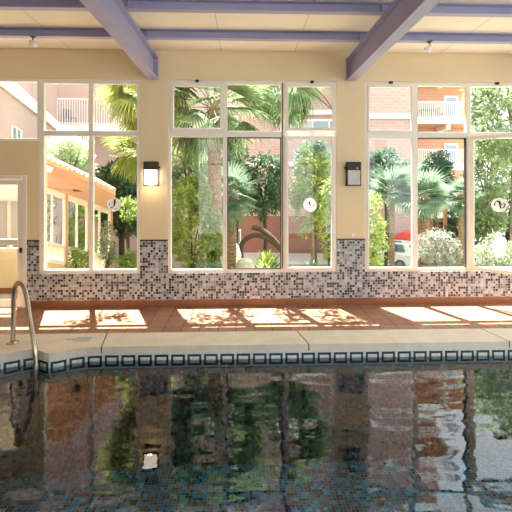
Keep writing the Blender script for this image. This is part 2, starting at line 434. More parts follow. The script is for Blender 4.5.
# pool shell: key band wall following the rim, walls and floor
YN = -5.6; ZB = -1.45
ZK = -COT - .19
def rim_wall(z0, z1):
    mb = MB(); uv = []; acc = 0; k = len(rim)
    for i, p in enumerate(rim):
        if i: acc += (p - rim[i-1]).length
        for z in (z0, z1): mb.v.append((p.x, p.y, z)); uv.append((acc, -COT - z))
    for i, p in enumerate(rim):
        for z in (z0, z1): mb.v.append((p.x, p.y + .2, z)); uv.append((0, 1))
    h = 2*k
    for i in range(k - 1):
        mb.f += [(2*i, 2*i+1, 2*i+3, 2*i+2), (h+2*i, h+2*i+2, h+2*i+3, h+2*i+1), (2*i, 2*i+2, h+2*i+2, h+2*i), (2*i+1, h+2*i+1, h+2*i+3, 2*i+3)]; mb.mi += [0]*4
    mb.uv = uv; return mb
rim = [p + Vector((0, .012, 0)) for p in edge]
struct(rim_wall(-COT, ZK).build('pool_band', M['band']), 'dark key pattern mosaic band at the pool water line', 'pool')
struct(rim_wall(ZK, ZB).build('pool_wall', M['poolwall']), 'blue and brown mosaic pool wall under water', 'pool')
ps = MB(); ps.box(XL, XR, YN, -1.3, ZB - .1, ZB); ps.box(XL, XR, YN - .2, YN, ZB, 0); ps.box(XL - .2, XL, YN, -1.2, ZB, -.08); ps.box(XR, XR + .2, YN, -1.2, ZB, -.08)
struct(ps.build('pool_floor', M['poolmosaic']), 'blue and brown mosaic floor of the pool', 'pool')
struct(MB().box(XL, XR, YR, YN - .2, -.3, 0).build('floor_near', M['coping']), None)
wm = MB(); wp = [Vector((p.x, p.y, WATER)) for p in rim] + [Vector((XR, YN, WATER)), Vector((XL, YN, WATER))]
wm.poly(wp)
wo = struct(wm.build('pool_water', M['water']), 'rippled pool water mirroring the windows', 'water')
# make sure the single water face looks up
if wo.data.polygons[0].normal.z < 0: wo.data.flip_normals()

# inset depth marker tile on the coping
mk = onZ(83, 339.5)
t = root('depth_marker', (mk.x, mk.y, .004), 'pale grey depth marker tile set into the cream pool coping', 'tile')
MB().box(mk.x - .1, mk.x + .1, mk.y - .07, mk.y + .07, .004, .007).build('tile', M['markblue'], t)
m2 = MB()
for k in range(5): m2.box(mk.x - .21 + k*.022, mk.x - .198 + k*.022, mk.y - .012, mk.y + .008, .004, .0065)
m2.build('lettering', M['ink'], t)

# ------------------------------------------------------------------ beams
def ibeam(mb, along, c, a0, a1, z0, z1, fw, ft, wt):
    for (q0, q1, ww) in ((z0, z0+ft, fw), (z1-ft, z1, fw), (z0+ft, z1-ft, wt)):
        if along == 'y': mb.box(c - ww/2, c + ww/2, a0, a1, q0, q1)
        else: mb.box(a0, a1, c - ww/2, c + ww/2, q0, q1)
bxs = [(wx(149) + wx(158))/2, (wx(346) + wx(355))/2]; sp = bxs[1] - bxs[0]
BZ0, BZ1 = wz(80.5), wz(58.5)
names = ['lilac steel roof beam above the lit wall lamp', 'lilac steel roof beam above the unlit wall lamp', 'lilac steel roof beam beyond the left edge', 'lilac steel roof beam beyond the right edge']
for x, lb in zip([bxs[0], bxs[1], bxs[0] - sp * .95, bxs[1] + sp], names):
    b = root('ceiling_beam', (x, 0, BZ0), lb, 'beam', kind='structure')
    m = MB(); ibeam(m, 'y', x, YR, -.012, BZ0, BZ1, .15, .022, .012); m.build('beam', M['lilac'], b)
    MB().box(x - .075, x + .075, -.012, 0, BZ0, BZ1).build('end_plate', M['lilac'], b)
PZ0 = BZ1
for k in range(8):
    y = -.82 - .905 * k
    b = root('ceiling_purlin', ((XL+XR)/2, y, PZ0), ['lilac steel purlin nearest the window wall', 'lilac steel purlin second from the window wall'][k] if k < 2 else 'lilac steel purlin further back over the pool', 'beam', None if k < 2 else 'purlins over the pool', 'structure')
    m = MB(); ibeam(m, 'x', y, XL, XR, PZ0, ZC, .09, .014, .01); m.build('beam', M['lilac'], b)
    pm = MB()
    for x in bxs: pm.box(x - .1, x - .09, y - .045, y + .045, PZ0 + .014, ZC - .014); pm.box(x + .09, x + .1, y - .045, y + .045, PZ0 + .014, ZC - .014)
    pm.build('stiffener_plates', M['lilac'], b)

# ------------------------------------------------------------------ windows
FY0, FY1 = .015, .085
def frame_box(mb, x0, x1, z0, z1, wl, wr=None, wb=None, wtp=None, y0=FY0, y1=FY1):
    wr = wl if wr is None else wr; wb = wl if wb is None else wb; wtp = wl if wtp is None else wtp
    mb.box(x0, x0+wl, y0, y1, z0, z1); mb.box(x1-wr, x1, y0, y1, z0, z1)
    mb.box(x0+wl, x1-wr, y0, y1, z0, z0+wb); mb.box(x0+wl, x1-wr, y0, y1, z1-wtp, z1)
def sticker_mesh(kind, c, rad, yv, mtx=None):
    m = MB(); n = 36
    def P(u, v, off=0.): 
        p = Vector((u*rad, -off, v*rad))
        return (mtx @ p + c) if mtx is not None else p + c
    m.prism([P(math.cos(2*math.pi*k/n), math.sin(2*math.pi*k/n), .0) for k in range(n)], (P(0, 0, .0015) - P(0, 0, 0)))
    m.cur = 1
    def stroke(pts, wd):
        for (a, b) in zip(pts[:-1], pts[1:]):
            a, b = Vector(a), Vector(b); dd = (b - a).normalized(); nn = Vector((-dd.y, dd.x)) * wd/2; e = dd * wd * .3
            q = [a-e+nn, b+e+nn, b+e-nn, a-e-nn]
            m.prism([P(v.x, v.y, .0016) for v in q], (P(0, 0, .0012) - P(0, 0, 0)))
    def disc(u, v, r):
        m.prism([P(u + r*math.cos(2*math.pi*k/14), v + r*math.sin(2*math.pi*k/14), .0016) for k in range(14)], (P(0, 0, .0012) - P(0, 0, 0)))
    if kind == 'runner':
        disc(.12, .62, .13); stroke([(.1, .48), (.06, .12), (.1, -.1)], .24); stroke([(.0, .34), (.32, .3)], .1)
        stroke([(.08, -.1), (-.1, -.32), (-.28, -.44), (-.55, -.5)], .13); stroke([(-.62, .3), (-.7, .0), (-.62, -.2)], .1)
        stroke([(-.4, -.62), (.1, -.66), (.5, -.52)], .05)
    elif kind == 'diver':
        disc(-.12, .42, .12); stroke([(-.5, .4), (-.2, .24), (-.05, .0)], .1); stroke([(-.12, .3), (.0, .02), (.16, -.05)], .16)
        stroke([(.5, .2), (.6, .0), (.46, -.26), (.36, -.34)], .1); stroke([(-.12, -.34), (.0, -.46)], .08); stroke([(.14, -.5), (.2, -.56)], .08)
    else:
        stroke([(-.5, .4), (-.62, .0), (-.52, -.05)], .14); stroke([(-.3, .5), (.0, .5), (.06, .1), (.16, -.42)], .2)
        stroke([(.06, .06), (.3, .06)], .12); stroke([(.5, .28), (.72, .12), (.62, -.22), (.44, -.36)], .12); stroke([(.12, .45), (.2, .2)], .08)
    return m
def latch(parent, px, z):
    x = wx(px); MB().box(x - .028, x + .028, -.02, .02, z - .022, z + .012).build('latch', M['black'], parent)

fw = .045
# window_1: high pane over the door
w1 = struct(root('window_1', ((xA0+xB0)/2, 0, A_SILL)), 'high fixed window above the white door', 'window')
m = MB(); frame_box(m, xA0, xB0 - .0, A_SILL, WT, fw); m.box((xA0+xB0)/2-.02, (xA0+xB0)/2+.02, FY0, FY1, A_SILL+fw, WT-fw); m.build('window_frame', M['frame'], w1, bevel=.004)
MB().box(xA0+fw, xB0-fw, .047, .053, A_SILL+fw, WT-fw).build('pane', M['glass'], w1)
# window_2: four panes
w2 = struct(root('window_2', ((xB0+xB1)/2, 0, WB)), 'four pane window beside the lit wall lamp', 'window')
xm = wx(90.5); m = MB(); frame_box(m, xB0, xB1, WB, WT, .062, .055, .06, .07)
m.box(xm - .034, xm + .034, FY0, FY1, WB + .06, WT - .07)
for (a, b) in ((xB0 + .062, xm - .034), (xm + .034, xB1 - .055)): m.box(a, b, FY0, FY1, TRZ - .042, TRZ + .042)
m.build('window_frame', M['frame'], w2, bevel=.004)
for (a, b) in ((xB0 + .062, xm - .034), (xm + .034, xB1 - .055)):
    MB().box(a, b, .047, .053, TRZ + .042, WT - .07).build('pane', M['glass'], w2)
    MB().box(a, b, .047, .053, WB + .06, TRZ - .042).build('pane', M['glass'], w2)
sp_ = onY(114, 204.5, .046)
tag(sticker_mesh('runner', Vector((sp_.x, .0465, sp_.z)), .112, 0).build('sticker', [M['sticker'], M['ink']], w2), 'round white sticker with a dark running figure')
# generic helpers for sashes
def sash(parent, x0, x1, z0, z1, wd, mtx=None, y0=.0, y1=.055, edge=None, name='sash', sticker=None, gap=True):
    m = MB()
    for (a, b, c0, c1) in ((x0, x0+wd, z0, z1), (x1-wd, x1, z0, z1), (x0+wd, x1-wd, z0, z0+wd), (x0+wd, x1-wd, z1-wd, z1)):
        m.box(a, b, y0, y1, c0, c1, mtx)
    o = m.build(name, M['frame'], parent, bevel=.004)
    yc = (y0 + y1)/2
    MB().box(x0+wd, x1-wd, yc-.003, yc+.003, z0+wd, z1-wd, mtx).build('pane', M['glass'], o)
    if edge:
        g = MB()
        for (a, b, c0, c1) in ((x0+wd, x0+wd+edge, z0+wd, z1-wd), (x1-wd-edge, x1-wd, z0+wd, z1-wd), (x0+wd, x1-wd, z0+wd, z0+wd+edge), (x0+wd, x1-wd, z1-wd-edge, z1-wd)):
            g.box(a, b, yc-.012, yc+.012, c0, c1, mtx)
        g.build('seal', M['seal'], o)
    return o
# window_3: centre window
w3 = struct(root('window_3', ((xC0+xC1)/2, 0, WB)), 'large six light window between the two wall lamps', 'window')
m1, m2x = wx(225), wx(283.5)
m = MB(); frame_box(m, xC0, xC1, WB, WT, .045, .05, .05, .06)
for x in (m1, m2x): m.box(x - .035, x + .035, FY0, FY1, WB + .05, WT - .06)
cells = [(xC0 + .045, m1 - .035), (m1 + .035, m2x - .035), (m2x + .035, xC1 - .05)]
for a, b in cells: m.box(a, b, FY0, FY1, TRZ - .05, TRZ + .05)
m.build('window_frame', M['frame'], w3, bevel=.004)
MB().box(m2x - .026, m2x - .008, FY0 - .004, FY0, WB + .06, WT - .03).build('seal', M['seal'], w3)
a, b = cells[0]
sash(w3, a, b, TRZ + .05, WT - .06, .045)
MB().box(a, b, .047, .053, WB + .05, TRZ - .05).build('pane', M['glass'], w3)
a, b = cells[1]
MB().box(a, b, .047, .053, TRZ + .05, WT - .06).build('pane', M['glass'], w3)
g = MB(); frame_box(g, a, b, WB + .05, TRZ - .05, .016, y0=.02, y1=.06); tag(g.build('seal', M['seal'], w3), 'dark seal round the open middle light')
a, b = cells[2]
piv = Vector((0, .03, WT - .06)); tm = Matrix.Translation(piv) @ Matrix.Rotation(R(-5.5), 4, 'X') @ Matrix.Translation(-piv)
sash(w3, a - .01, b + .01, TRZ + .035, WT - .055, .05, tm, y0=-.03, y1=.02)
so = sash(w3, a - .01, b + .005, WB + .03, TRZ - .03, .052, y0=-.035, y1=.02)
sp_ = onY(310, 205, -.0)
tag(sticker_mesh('diver', Vector((sp_.x, -.0115, sp_.z)), .112, 0).build('sticker', [M['sticker'], M['ink']], so), 'round white sticker with a faint dark figure')
for px in (197, 312): latch(w3, px, WT - .01)
# window_4: right window with the sash swung into the hall
w4 = struct(root('window_4', ((xD0+xD1)/2, 0, WB)), 'window with one sash swung open beside the unlit wall lamp', 'window')
n1, n2 = wx(416), wx(469)
m = MB(); frame_box(m, xD0, xD1, WB, WT, .045, .05, .05, .06)
for x in (n1, n2): m.box(x - .036, x + .036, FY0, FY1, WB + .05, WT - .06)
cells = [(xD0 + .045, n1 - .036), (n1 + .036, n2 - .036), (n2 + .036, xD1 - .05)]
for a, b in cells: m.box(a, b, FY0, FY1, TRZ - .05, TRZ + .05)
m.build('window_frame', M['frame'], w4, bevel=.004)
a, b = cells[0]
sash(w4, a, b, TRZ + .04, WT - .055, .036); sash(w4, a - .01, b + .01, WB + .03, TRZ - .03, .036)
a, b = cells[1]
MB().box(a, b, .047, .053, TRZ + .05, WT - .06).build('pane', M['glass'], w4)
g = MB(); g.box(b - .02, b, .01, .06, WB + .05, TRZ - .05); g.box(a, b, .01, .06, TRZ - .066, TRZ - .05); tag(g.build('seal', M['seal'], w4), 'dark seal round the open light')
a, b = cells[2]
MB().box(a, b, .047, .053, TRZ + .05, WT - .06).build('pane', M['glass'], w4)
piv = Vector((a - .02, -.01, 0)); tm = Matrix.Translation(piv) @ Matrix.Rotation(R(-44), 4, 'Z') @ Matrix.Translation(-piv)
so = sash(w4, a - .02, b, WB + .03, TRZ - .03, .06, tm, y0=-.05, y1=0., name='open_sash')
# sticker sits on the swung pane: intersect the view of its spot with the sash plane
nrm = tm.to_3x3() @ Vector((0, -1, 0)); p0 = tm @ Vector((a, -.0285, 1.5)); rr = ray(499.3, 205); o_ = Vector((0, CAM_Y, CAM_Z))
hit = o_ + rr * ((p0 - o_).dot(nrm) / rr.dot(nrm))
tag(sticker_mesh('swimmer', hit, .112, 0, tm.to_3x3()).build('sticker', [M['sticker'], M['ink']], so), 'round white sticker with bold dark strokes')
for px in (391, 497): latch(w4, px, WT - .01)

# ------------------------------------------------------------------ door and porch behind it
dr = struct(root('door_1', (doorX0, 0, 0)), 'white glazed door with a mid rail below the high window', 'door')
m = MB(); m.box(doorX0, doorX0+.06, -.02, .12, 0, doorZ); m.box(doorX1-.065, doorX1, -.02, .12, 0, doorZ); m.box(doorX0+.06, doorX1-.065, -.02, .12, doorZ-.065, doorZ)
m.build('door_frame', M['frame'], dr, bevel=.004)
lx0, lx1 = doorX0 + .064, doorX1 - .069; m = MB()
m.box(lx0, lx0+.08, .0, .05, .012, doorZ-.07); m.box(lx1-.08, lx1, .0, .05, .012, doorZ-.07)
m.box(lx0+.08, lx1-.08, .0, .05, .012, .13); m.box(lx0+.08, lx1-.08, .0, .05, doorZ-.15, doorZ-.07); m.box(lx0+.08, lx1-.08, .0, .05, wz(244), wz(238))
lf = m.build('door_leaf', M['frame'], dr, bevel=.004)
MB().box(lx0+.08, lx1-.08, .022, .028, wz(238), doorZ-.15).build('pane', M['glass'], lf); MB().box(lx0+.08, lx1-.08, .022, .028, .13, wz(244)).build('pane', M['glass'], lf)
hx = wx(21); hz = wz(249); m = MB(); m.box(hx-.02, hx+.02, -.008, 0, hz-.04, hz+.04); m.tube([(hx, -.005, hz), (hx, -.04, hz), (hx+.035, -.045, hz-.01)], .011, 8)
tag(m.build('door_handle', M['bronze'], dr, smooth=False), 'bronze lever handle')
# low porch wall and window beyond the door
px0, px1, py = XL - .2, onY(33, 187, .95).x, .95
lw = root('porch_screen', ((px0+px1)/2, py, 0), 'low yellow porch wall with white window frame seen through the door', 'porch')
MB().box(px0, px1, py, py+.15, -.06, .74).build('low_wall', M['wall'], lw)
MB().box(px0, px1, py-.012, py, -.02, .08).build('skirting', M['skirt'], lw)
m = MB()
for z in (.74, .9, 1.66): m.box(px0, px1, py+.03, py+.12, z, z + .05)
for x in (px0, doorX0 + .1, doorX0 + .42, px1-.05): m.box(x, x+.05, py+.035, py+.115, .79, 1.66)
m.build('window_frame', M['frame'], lw)
MB().box(px0 + .05, px1 - .05, py + .06, py + .08, .95, 1.66).build('blind', M['blind'], lw)
MB().box(px0, px1, py - .2, py + .2, 1.71, 2.3).build('lintel', M['extwhite'], lw)
struct(MB().box(XL - 1, XR + 1, TH, 2.2, -.3, -.02).build('terrace_paving', M['paving']), None)

# ------------------------------------------------------------------ wall lamps, socket, spots
def wall_lamp(pxc, lit, label):
    x = wx(pxc); z0, z1 = wz(185), wz(162); W, D = .115, .10
    r = root('wall_lamp', (x, 0, z0), label, 'lamp', 'wall lamps between the windows')
    zm = z1 - .135
    hm = M['bronze'] if lit else M['darkmetal']
    m = MB(); m.box(x-W, x+W, -D, -.002, zm, z1); m.build('housing', hm, r, bevel=.004)
    m = MB(); e = .014
    for sx in (-1, 1): m.box(x+sx*W, x+sx*(W-e), -D, -D+.014, z0, zm)
    m.box(x-W, x+W, -D, -.002, z0-.016, z0+.004); m.box(x-W, x+W, -.012, -.002, z0, zm)
    m.build('cage', hm, r)
    MB().box(x-W+e, x+W-e, -D+.004, -.014, z0+.004, zm).build('diffuser', M['lampglow'] if lit else M['opal'], r)
    kx = x + (W + .012 if lit else -W - .012)
    MB().lathe((kx, -D*.45, zm+.04), [(.0, -.014), (.018, -.012), (.022, 0), (.018, .012), (.0, .014)], 12, Matrix.Rotation(R(90), 3, 'Y')).build('knob', hm, r)
    if not lit: MB().lathe((x + .05, -D - .001, zm + .035), [(.0, -.004), (.012, -.003), (.012, .002), (.0, .004)], 12, Matrix.Rotation(R(90), 3, 'X')).build('screw', M['steel'], r)
    return x, z0, zm
lx, lz0, lzm = wall_lamp(152, True, 'lit bronze box lamp glowing warm on the wall')
wall_lamp(352.5, False, 'unlit black box lamp with pale glass on the wall')
sx, sz = wx(353), wz(235.5)
r = root('wall_socket', (sx, 0, sz), 'small beige switch plate below the unlit wall lamp', 'switch')
MB().box(sx-.038, sx+.038, -.01, 0, sz-.038, sz+.038).build('plate', M['wall'], r, bevel=.003)
MB().box(sx-.02, sx+.02, -.014, -.01, sz-.022, sz+.022).build('rocker', M['white'], r, bevel=.002)
def spot(px, tilt, label, head):
    y = -.82 - .03; p = onY(px, 40, y); x = p.x; z = PZ0
    r = root('ceiling_spotlight', (x, y, z), label, 'spotlight', 'spotlights clipped to the purlin')
    m = MB(); m.box(x-.03, x+.03, y-.03, y+.03, z-.012, z); m.build('clamp', M['bronze'], r)
    MB().tube([(x, y, z-.01), (x, y, z-.055)], .009, 8).build('stem', M['bronze'], r)
    prof = [(.0, .045), (.02, .043), (.04, .03), (.05, .0), (.05, -.03), (.044, -.05), (.0, -.052)] if head else [(.0, .06), (.025, .058), (.032, .03), (.045, -.01), (.056, -.045), (.05, -.055), (.0, -.05)]
    MB().lathe((x + (.0 if head else -.005), y, z-.095), prof, 18, Euler((R(25), R(tilt), 0)).to_matrix()).build('lamp_head', M['white'], r, smooth=True)
spot(33, 0, 'small white globe spotlight hanging under the left end purlin', True)
spot(429.5, 35, 'small white tilted spotlight under the purlin beside the right beam', False)

# ------------------------------------------------------------------ pool rail
fl = onZ(12.8, 343.0, .004)
r = root('pool_handrail', fl, 'brushed steel pool handrail arching from the coping into the water', 'handrail')
pd = (fl - Vector((0, CAM_Y, CAM_Z))).dot(Vector((SY, CY, 0)))
pts = [fl, at(13.2, 325, pd), at(13.6, 305, pd-.01), at(14.3, 292, pd-.02)]
for (x, y, dd) in ((15.6, 286.2, -.035), (17.6, 283.4, -.05), (20.2, 283.0, -.065), (23.0, 285.6, -.085), (25.2, 290.5, -.10), (27.2, 300, -.13), (30.2, 320, -.19), (33.2, 338, -.25), (35.2, 352, -.29)):
    pts.append(at(x, y, pd + dd))
pend = pts[-1]; pts += [pend + Vector((.012, -.005, -.12)), pend + Vector((.016, -.01, -.35)), pend + Vector((.016, .0, -.9))]
def smooth_path(p, k=4):
    out = []
    for i in range(len(p)-1):
        a, b, c_, d_ = p[max(i-1,0)], p[i], p[i+1], p[min(i+2,len(p)-1)]
        for j in range(k):
            t_ = j/k; out.append(.5*((2*b)+(c_-a)*t_+(2*a-5*b+4*c_-d_)*t_**2+(3*b-a-3*c_+d_)*t_**3))
    return out + [p[-1]]
MB().tube(smooth_path(pts), .029, 14).build('rail', M['steel'], r, smooth=True)
MB().lathe(fl, [(.0, 0), (.07, 0), (.07, .008), (.05, .016), (.033, .022), (.0, .022)], 24).build('flange', M['steel'], r, smooth=False)

# ------------------------------------------------------------------ outside: ground
def gz(Y):
    if Y < 2.2: return -.05
    if Y < 18: return -.05 - .185 * (Y - 2.2)
    return -2.973
g = MB(); ys = [TH, 2.2, 5, 8, 11, 14, 18, 30, 70]; xs = [-60 + 6*k for k in range(21)]
for y in ys:
    for x in xs: g.v.append((x, y, gz(y) - .0))
for j in range(len(ys)-1):
    for i in range(len(xs)-1):
        q = j*len(xs)+i; g.f.append((q, q+1, q+1+len(xs), q+len(xs))); g.mi.append(0)
struct(g.build('ground', M['soil']), 'sloping planted ground outside the windows', 'ground')
struct(MB().box(-2, 30, 18.6, 44, -3.3, -2.95).build('street', M['paving']), 'pale street at the foot of the slope', 'street')

# ------------------------------------------------------------------ plants
rnd = random.Random(7)
def rdir(r_):
    z = r_.uniform(-1, 1); a = r_.uniform(0, 2*math.pi); q = math.sqrt(1-z*z); return Vector((q*math.cos(a), q*math.sin(a), z))
def foliage(m, c, rad, nblob, nleaf, L, r_, blob=.38, fill=.55, wr=.5):
    c = Vector(c); rad = Vector(rad); rm = min(rad)
    for _ in range(nblob):
        d = rdir(r_); q = r_.random()**.45
        bc = c + Vector((d.x*rad.x, d.y*rad.y, d.z*rad.z)) * (fill + (1-fill)*q) * (.85 if blob > .2 else 1)
        br = rm * blob * r_.uniform(.6, 1.25)
        for _ in range(nleaf):
            o = rdir(r_); p = bc + o * br * r_.random()**.35
            dd = (o + rdir(r_)*.7 + Vector((0, 0, -.15))).normalized(); nn = (rdir(r_)*.7 + Vector((0, 0, 1)))
            l = L * r_.uniform(.65, 1.3); m.leaf(p, dd, nn, l, l*wr)
def shrub(name, pxc, d_, py0, py1, halfpx, mat, label, cat='shrub', L=.09, nblob=26, nleaf=60, blob=.36, group=None, trunk=.02, seed=1, wr=.5, dy=None, stemmat='darkbark'):
    r_ = random.Random(seed); cc = at(pxc, (py0+py1)/2, d_); hz_ = (py1-py0)/2*d_/F_PX; hx_ = halfpx*d_/F_PX
    base = Vector((cc.x, cc.y, gz(cc.y)))
    r = root(name, base, label, cat, group)
    m = MB(); foliage(m, cc, (hx_, dy or hx_, hz_), nblob, nleaf, L, r_, blob, wr=wr)
    m.build('foliage', M[mat], r, recalc=False)
    s = MB()
    for k in range(3):
        t_ = cc + Vector((r_.uniform(-.5, .5)*hx_, r_.uniform(-.5, .5)*hx_, r_.uniform(-.2, .5)*hz_))
        s.tube([base + Vector((.03*k-.03, 0, -.05)), base.lerp(t_, .5) + Vector((r_.uniform(-.1, .1)*hx_, 0, 0)), t_], [trunk, trunk*.8, trunk*.3], 7)
    s.build('stem', M[stemmat], r)
    return r
def tree(name, pxc, d_, py0, py1, halfpx, mat, label, L=.2, nblob=40, nleaf=70, blob=.3, trunk=.12, seed=1, bark='bark', group=None, wr=.5):
    r_ = random.Random(seed); cc = at(pxc, (py0+py1)/2, d_); hz_ = (py1-py0)/2*d_/F_PX; hx_ = halfpx*d_/F_PX
    base = Vector((cc.x, cc.y, gz(cc.y)))
    r = root(name, base, label, 'tree', group)
    m = MB(); foliage(m, cc, (hx_, hx_*.9, hz_), nblob, nleaf, L, r_, blob, wr=wr); m.build('foliage', M[mat], r, recalc=False)
    s = MB(); fork = base.lerp(cc, .75)
    s.tube([base + Vector((0, 0, -.1)), base.lerp(fork, .5) + Vector((r_.uniform(-.1, .1), 0, 0)), fork], [trunk, trunk*.85, trunk*.7], 9)
    for k in range(6):
        dd = rdir(r_); e = cc + Vector((dd.x*hx_, dd.y*hx_*.9, abs(dd.z)*hz_))*.8
        s.tube([fork, fork.lerp(e, .5) + Vector((0, 0, .1*hz_)), e], [trunk*.5, trunk*.35, trunk*.1], 6)
    s.build('trunk', M[bark], r)
    return r
def frond_mesh(pet, blades, L, spread, droop, w, r_, seg=4, hang=0.):
    m = MB(); i = 0
    # petiole
    m.tube([(0, 0, 0), (pet*.5, 0, pet*.03), (pet, 0, 0)], [.016, .012, .008], 5)
    for k in range(blades):
        t_ = (k + .5)/blades*2 - 1; a = t_*spread; l = L*(1 - .35*abs(t_)**2)*r_.uniform(.9, 1.08)
        dx, dy = math.cos(a), math.sin(a); px_, py_ = -dy, dx; rows = []
        for j in range(seg+1):
            u = j/seg; wd = w*(1.0 if j == 1 else (.45 if j == 0 else (1-u)*1.15 + .02))
            zz = -droop*l*u*u + .02*abs(t_) + math.sin(k*2.1)*.02*l*u
            shr = 1 - hang*u*u*.5
            c_ = Vector((pet + dx*l*u*shr, dy*l*u*shr, zz))
            rows.append((c_ + Vector((px_, py_, .25))*wd*.5, c_ - Vector((px_, py_, -.25))*wd*.5, c_))
        for j in range(seg):
            a0, b0, c0 = rows[j]; a1, b1, c1 = rows[j+1]
            m.quad(a0, c0, c1, a1); m.quad(c0, b0, b1, c1)
    return m
def palm(name, pxc, py, d_, Rpx, mat, label, nf=26, trunk_r=.14, lo=-50, hi=80, droop=.25, pet=.35, seed=1, blades=24, lift=0., spread=115, trunk=True, group=None, azs=None, w=.05, hang=0., lean=0., bark='bark'):
    r_ = random.Random(seed); top = at(pxc, py, d_); RR = Rpx*d_/F_PX; base = Vector((top.x - lean, top.y, gz(top.y)))
    r = root(name, base, label, 'palm tree', group)
    if trunk:
        s = MB(); nn = 22; pts_, rad_ = [], []
        for k in range(nn+1):
            u = k/nn; p = base.lerp(top, u) + Vector((math.sin(u*3)*.04, 0, 0)); p.z -= .05 if k == 0 else 0
            pts_ += [p, p + Vector((0, 0, (top.z-base.z)/nn*.5))]; q = trunk_r*(1.12 - .2*u); rad_ += [q*1.1, q*.9]
        s.tube(pts_, rad_, 12); s.build('trunk', M[bark], r, smooth=False)
    protos = []
    for v in range(3):
        m = frond_mesh(RR*pet, blades, RR*(1-pet), R(spread), droop*(1+.3*(v-1)), w*RR, r_, 4, hang)
        o = m.build('frond', M[mat], None, recalc=False); o.parent = r; protos.append(o)
    for k in range(nf):
        o = protos[k] if k < 3 else protos[k % 3].copy()
        if k >= 3: col.objects.link(o); o.parent = r
        u = (k + .5)/nf
        el = hi + (lo - hi)*u + r_.uniform(-8, 8); az = k*137.5 + r_.uniform(-15, 15)
        if azs: az = azs[0] + (azs[1]-azs[0])*((k*.618) % 1) 
        o.location = top - base + Vector((0, 0, lift))
        o.rotation_euler = Euler((R(r_.uniform(-25, 25)), R(-el), R(az)), 'XYZ'); sc_ = r_.uniform(.82, 1.08); o.scale = (sc_,)*3
    return r

# seen through window_1 / window_2
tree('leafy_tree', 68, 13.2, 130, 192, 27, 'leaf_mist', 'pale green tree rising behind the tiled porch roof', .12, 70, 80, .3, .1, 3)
tree('leafy_tree', 122, 17.2, 158, 240, 30, 'leaf_dark', 'dark green tree behind the running figure sticker', .22, 80, 90, .34, .14, 4, 'darkbark')
palm('fan_palm', 149, 92, 10, 62, 'frond_yellow', 'palm with drooping yellow green fronds beside the lit lamp', 48, .14, -75, 60, .5, .42, 5, 22, 0, 95, True, None, None, .05, .5)
palm('fan_palm', 144, 147, 11.5, 50, 'frond_yellow', 'low palm with sunlit fronds hanging above the running figure sticker', 30, .09, -70, 30, .3, .38, 51, 22, 0, 90, True, None, None, .05, .5)
shrub('leafy_shrub', 77, 8.35, 246, 276, 12, 'leaf_bright', 'small bushy shrub at the foot of the orange porch post', 'shrub', .075, 22, 30, .36, seed=6)
shrub('flowering_shrub', 107, 8.9, 216, 278, 8, 'leaf_white', 'narrow white blossoming shrub below the running figure sticker', 'shrub', .07, 34, 26, .5, seed=7)
shrub('leafy_shrub', 128, 8.8, 252, 282, 16, 'leaf_bright', 'low green shrub beside the white blossoming shrub', 'shrub', .075, 26, 40, .36, seed=8)
shrub('leafy_shrub', 130, 12.0, 196, 220, 12, 'leaf_yellow', 'yellow green bush just beside the running figure sticker', 'shrub', .09, 18, 40, .36, seed=81)
shrub('leafy_shrub', 82, 12.2, 190, 272, 14, 'leaf_bright', 'green bush seen through the porch glass panes', 'shrub', .11, 40, 50, .36, seed=83)
shrub('leafy_shrub', 50, 11.8, 196, 270, 13, 'leaf_dark', 'dark green bush seen through the porch glass', 'shrub', .12, 20, 40, .36, seed=82)
# window_3
palm('tall_palm', 213, 108, 9.8, 78, 'frond_green', 'tall palm with a rough brown trunk behind the centre window', 30, .165, -62, 75, .35, .40, 9, 26, 0, 85, True, None, None, .045, .3)
palm('fan_palm', 284, 76, 12.5, 66, 'frond_green', 'palm hanging its fronds over the top of the centre window', 40, .10, -75, 35, .4, .4, 10, 24, 0, 85, True, None, None, .045, .4)
tree('leafy_tree', 190, 15.5, 140, 215, 24, 'leaf_pale', 'pale green tree behind the sunlit ivy thicket', .14, 90, 60, .3, .09, 62)
ivy = shrub('climbing_ivy', 192, 9.3, 168, 282, 25, 'leaf_yellow', 'sunlit yellow green ivy thicket beside the tall palm trunk', 'ivy', .085, 130, 50, .27, seed=11, dy=.4)
shrub('climbing_ivy', 214, 9.55, 205, 280, 9, 'leaf_bright', 'green ivy climbing the trunk of the tall palm', 'ivy', .08, 44, 46, .7, seed=12, dy=.22)
palm('fan_palm', 231, 195, 11.5, 37, 'frond_grey', 'grey green fan palm beside the tall palm trunk', 46, .12, -75, 85, .10, .42, 13, 20, 0, 100, True, None, None, .06)
tree('leafy_tree', 264, 17, 148, 226, 25, 'leaf_dark', 'dark green tree before the pink brick building', .17, 70, 60, .3, .1, 14, 'darkbark')
tree('leafy_tree', 314, 21, 138, 200, 22, 'leaf_blue', 'blue green tree behind the faint figure sticker', .2, 60, 80, .34, .12, 15, 'darkbark')
tree('leafy_tree', 313, 12, 138, 246, 24, 'leaf_yellow', 'light yellow green tree at the open centre sash', .11, 90, 50, .24, .06, 16)
hedge = shrub('leafy_shrub', 329, 9.6, 165, 282, 7, 'leaf_yellow', 'sunlit hedge shrub at the edge of the centre window', 'shrub', .085, 40, 40, .6, seed=17)
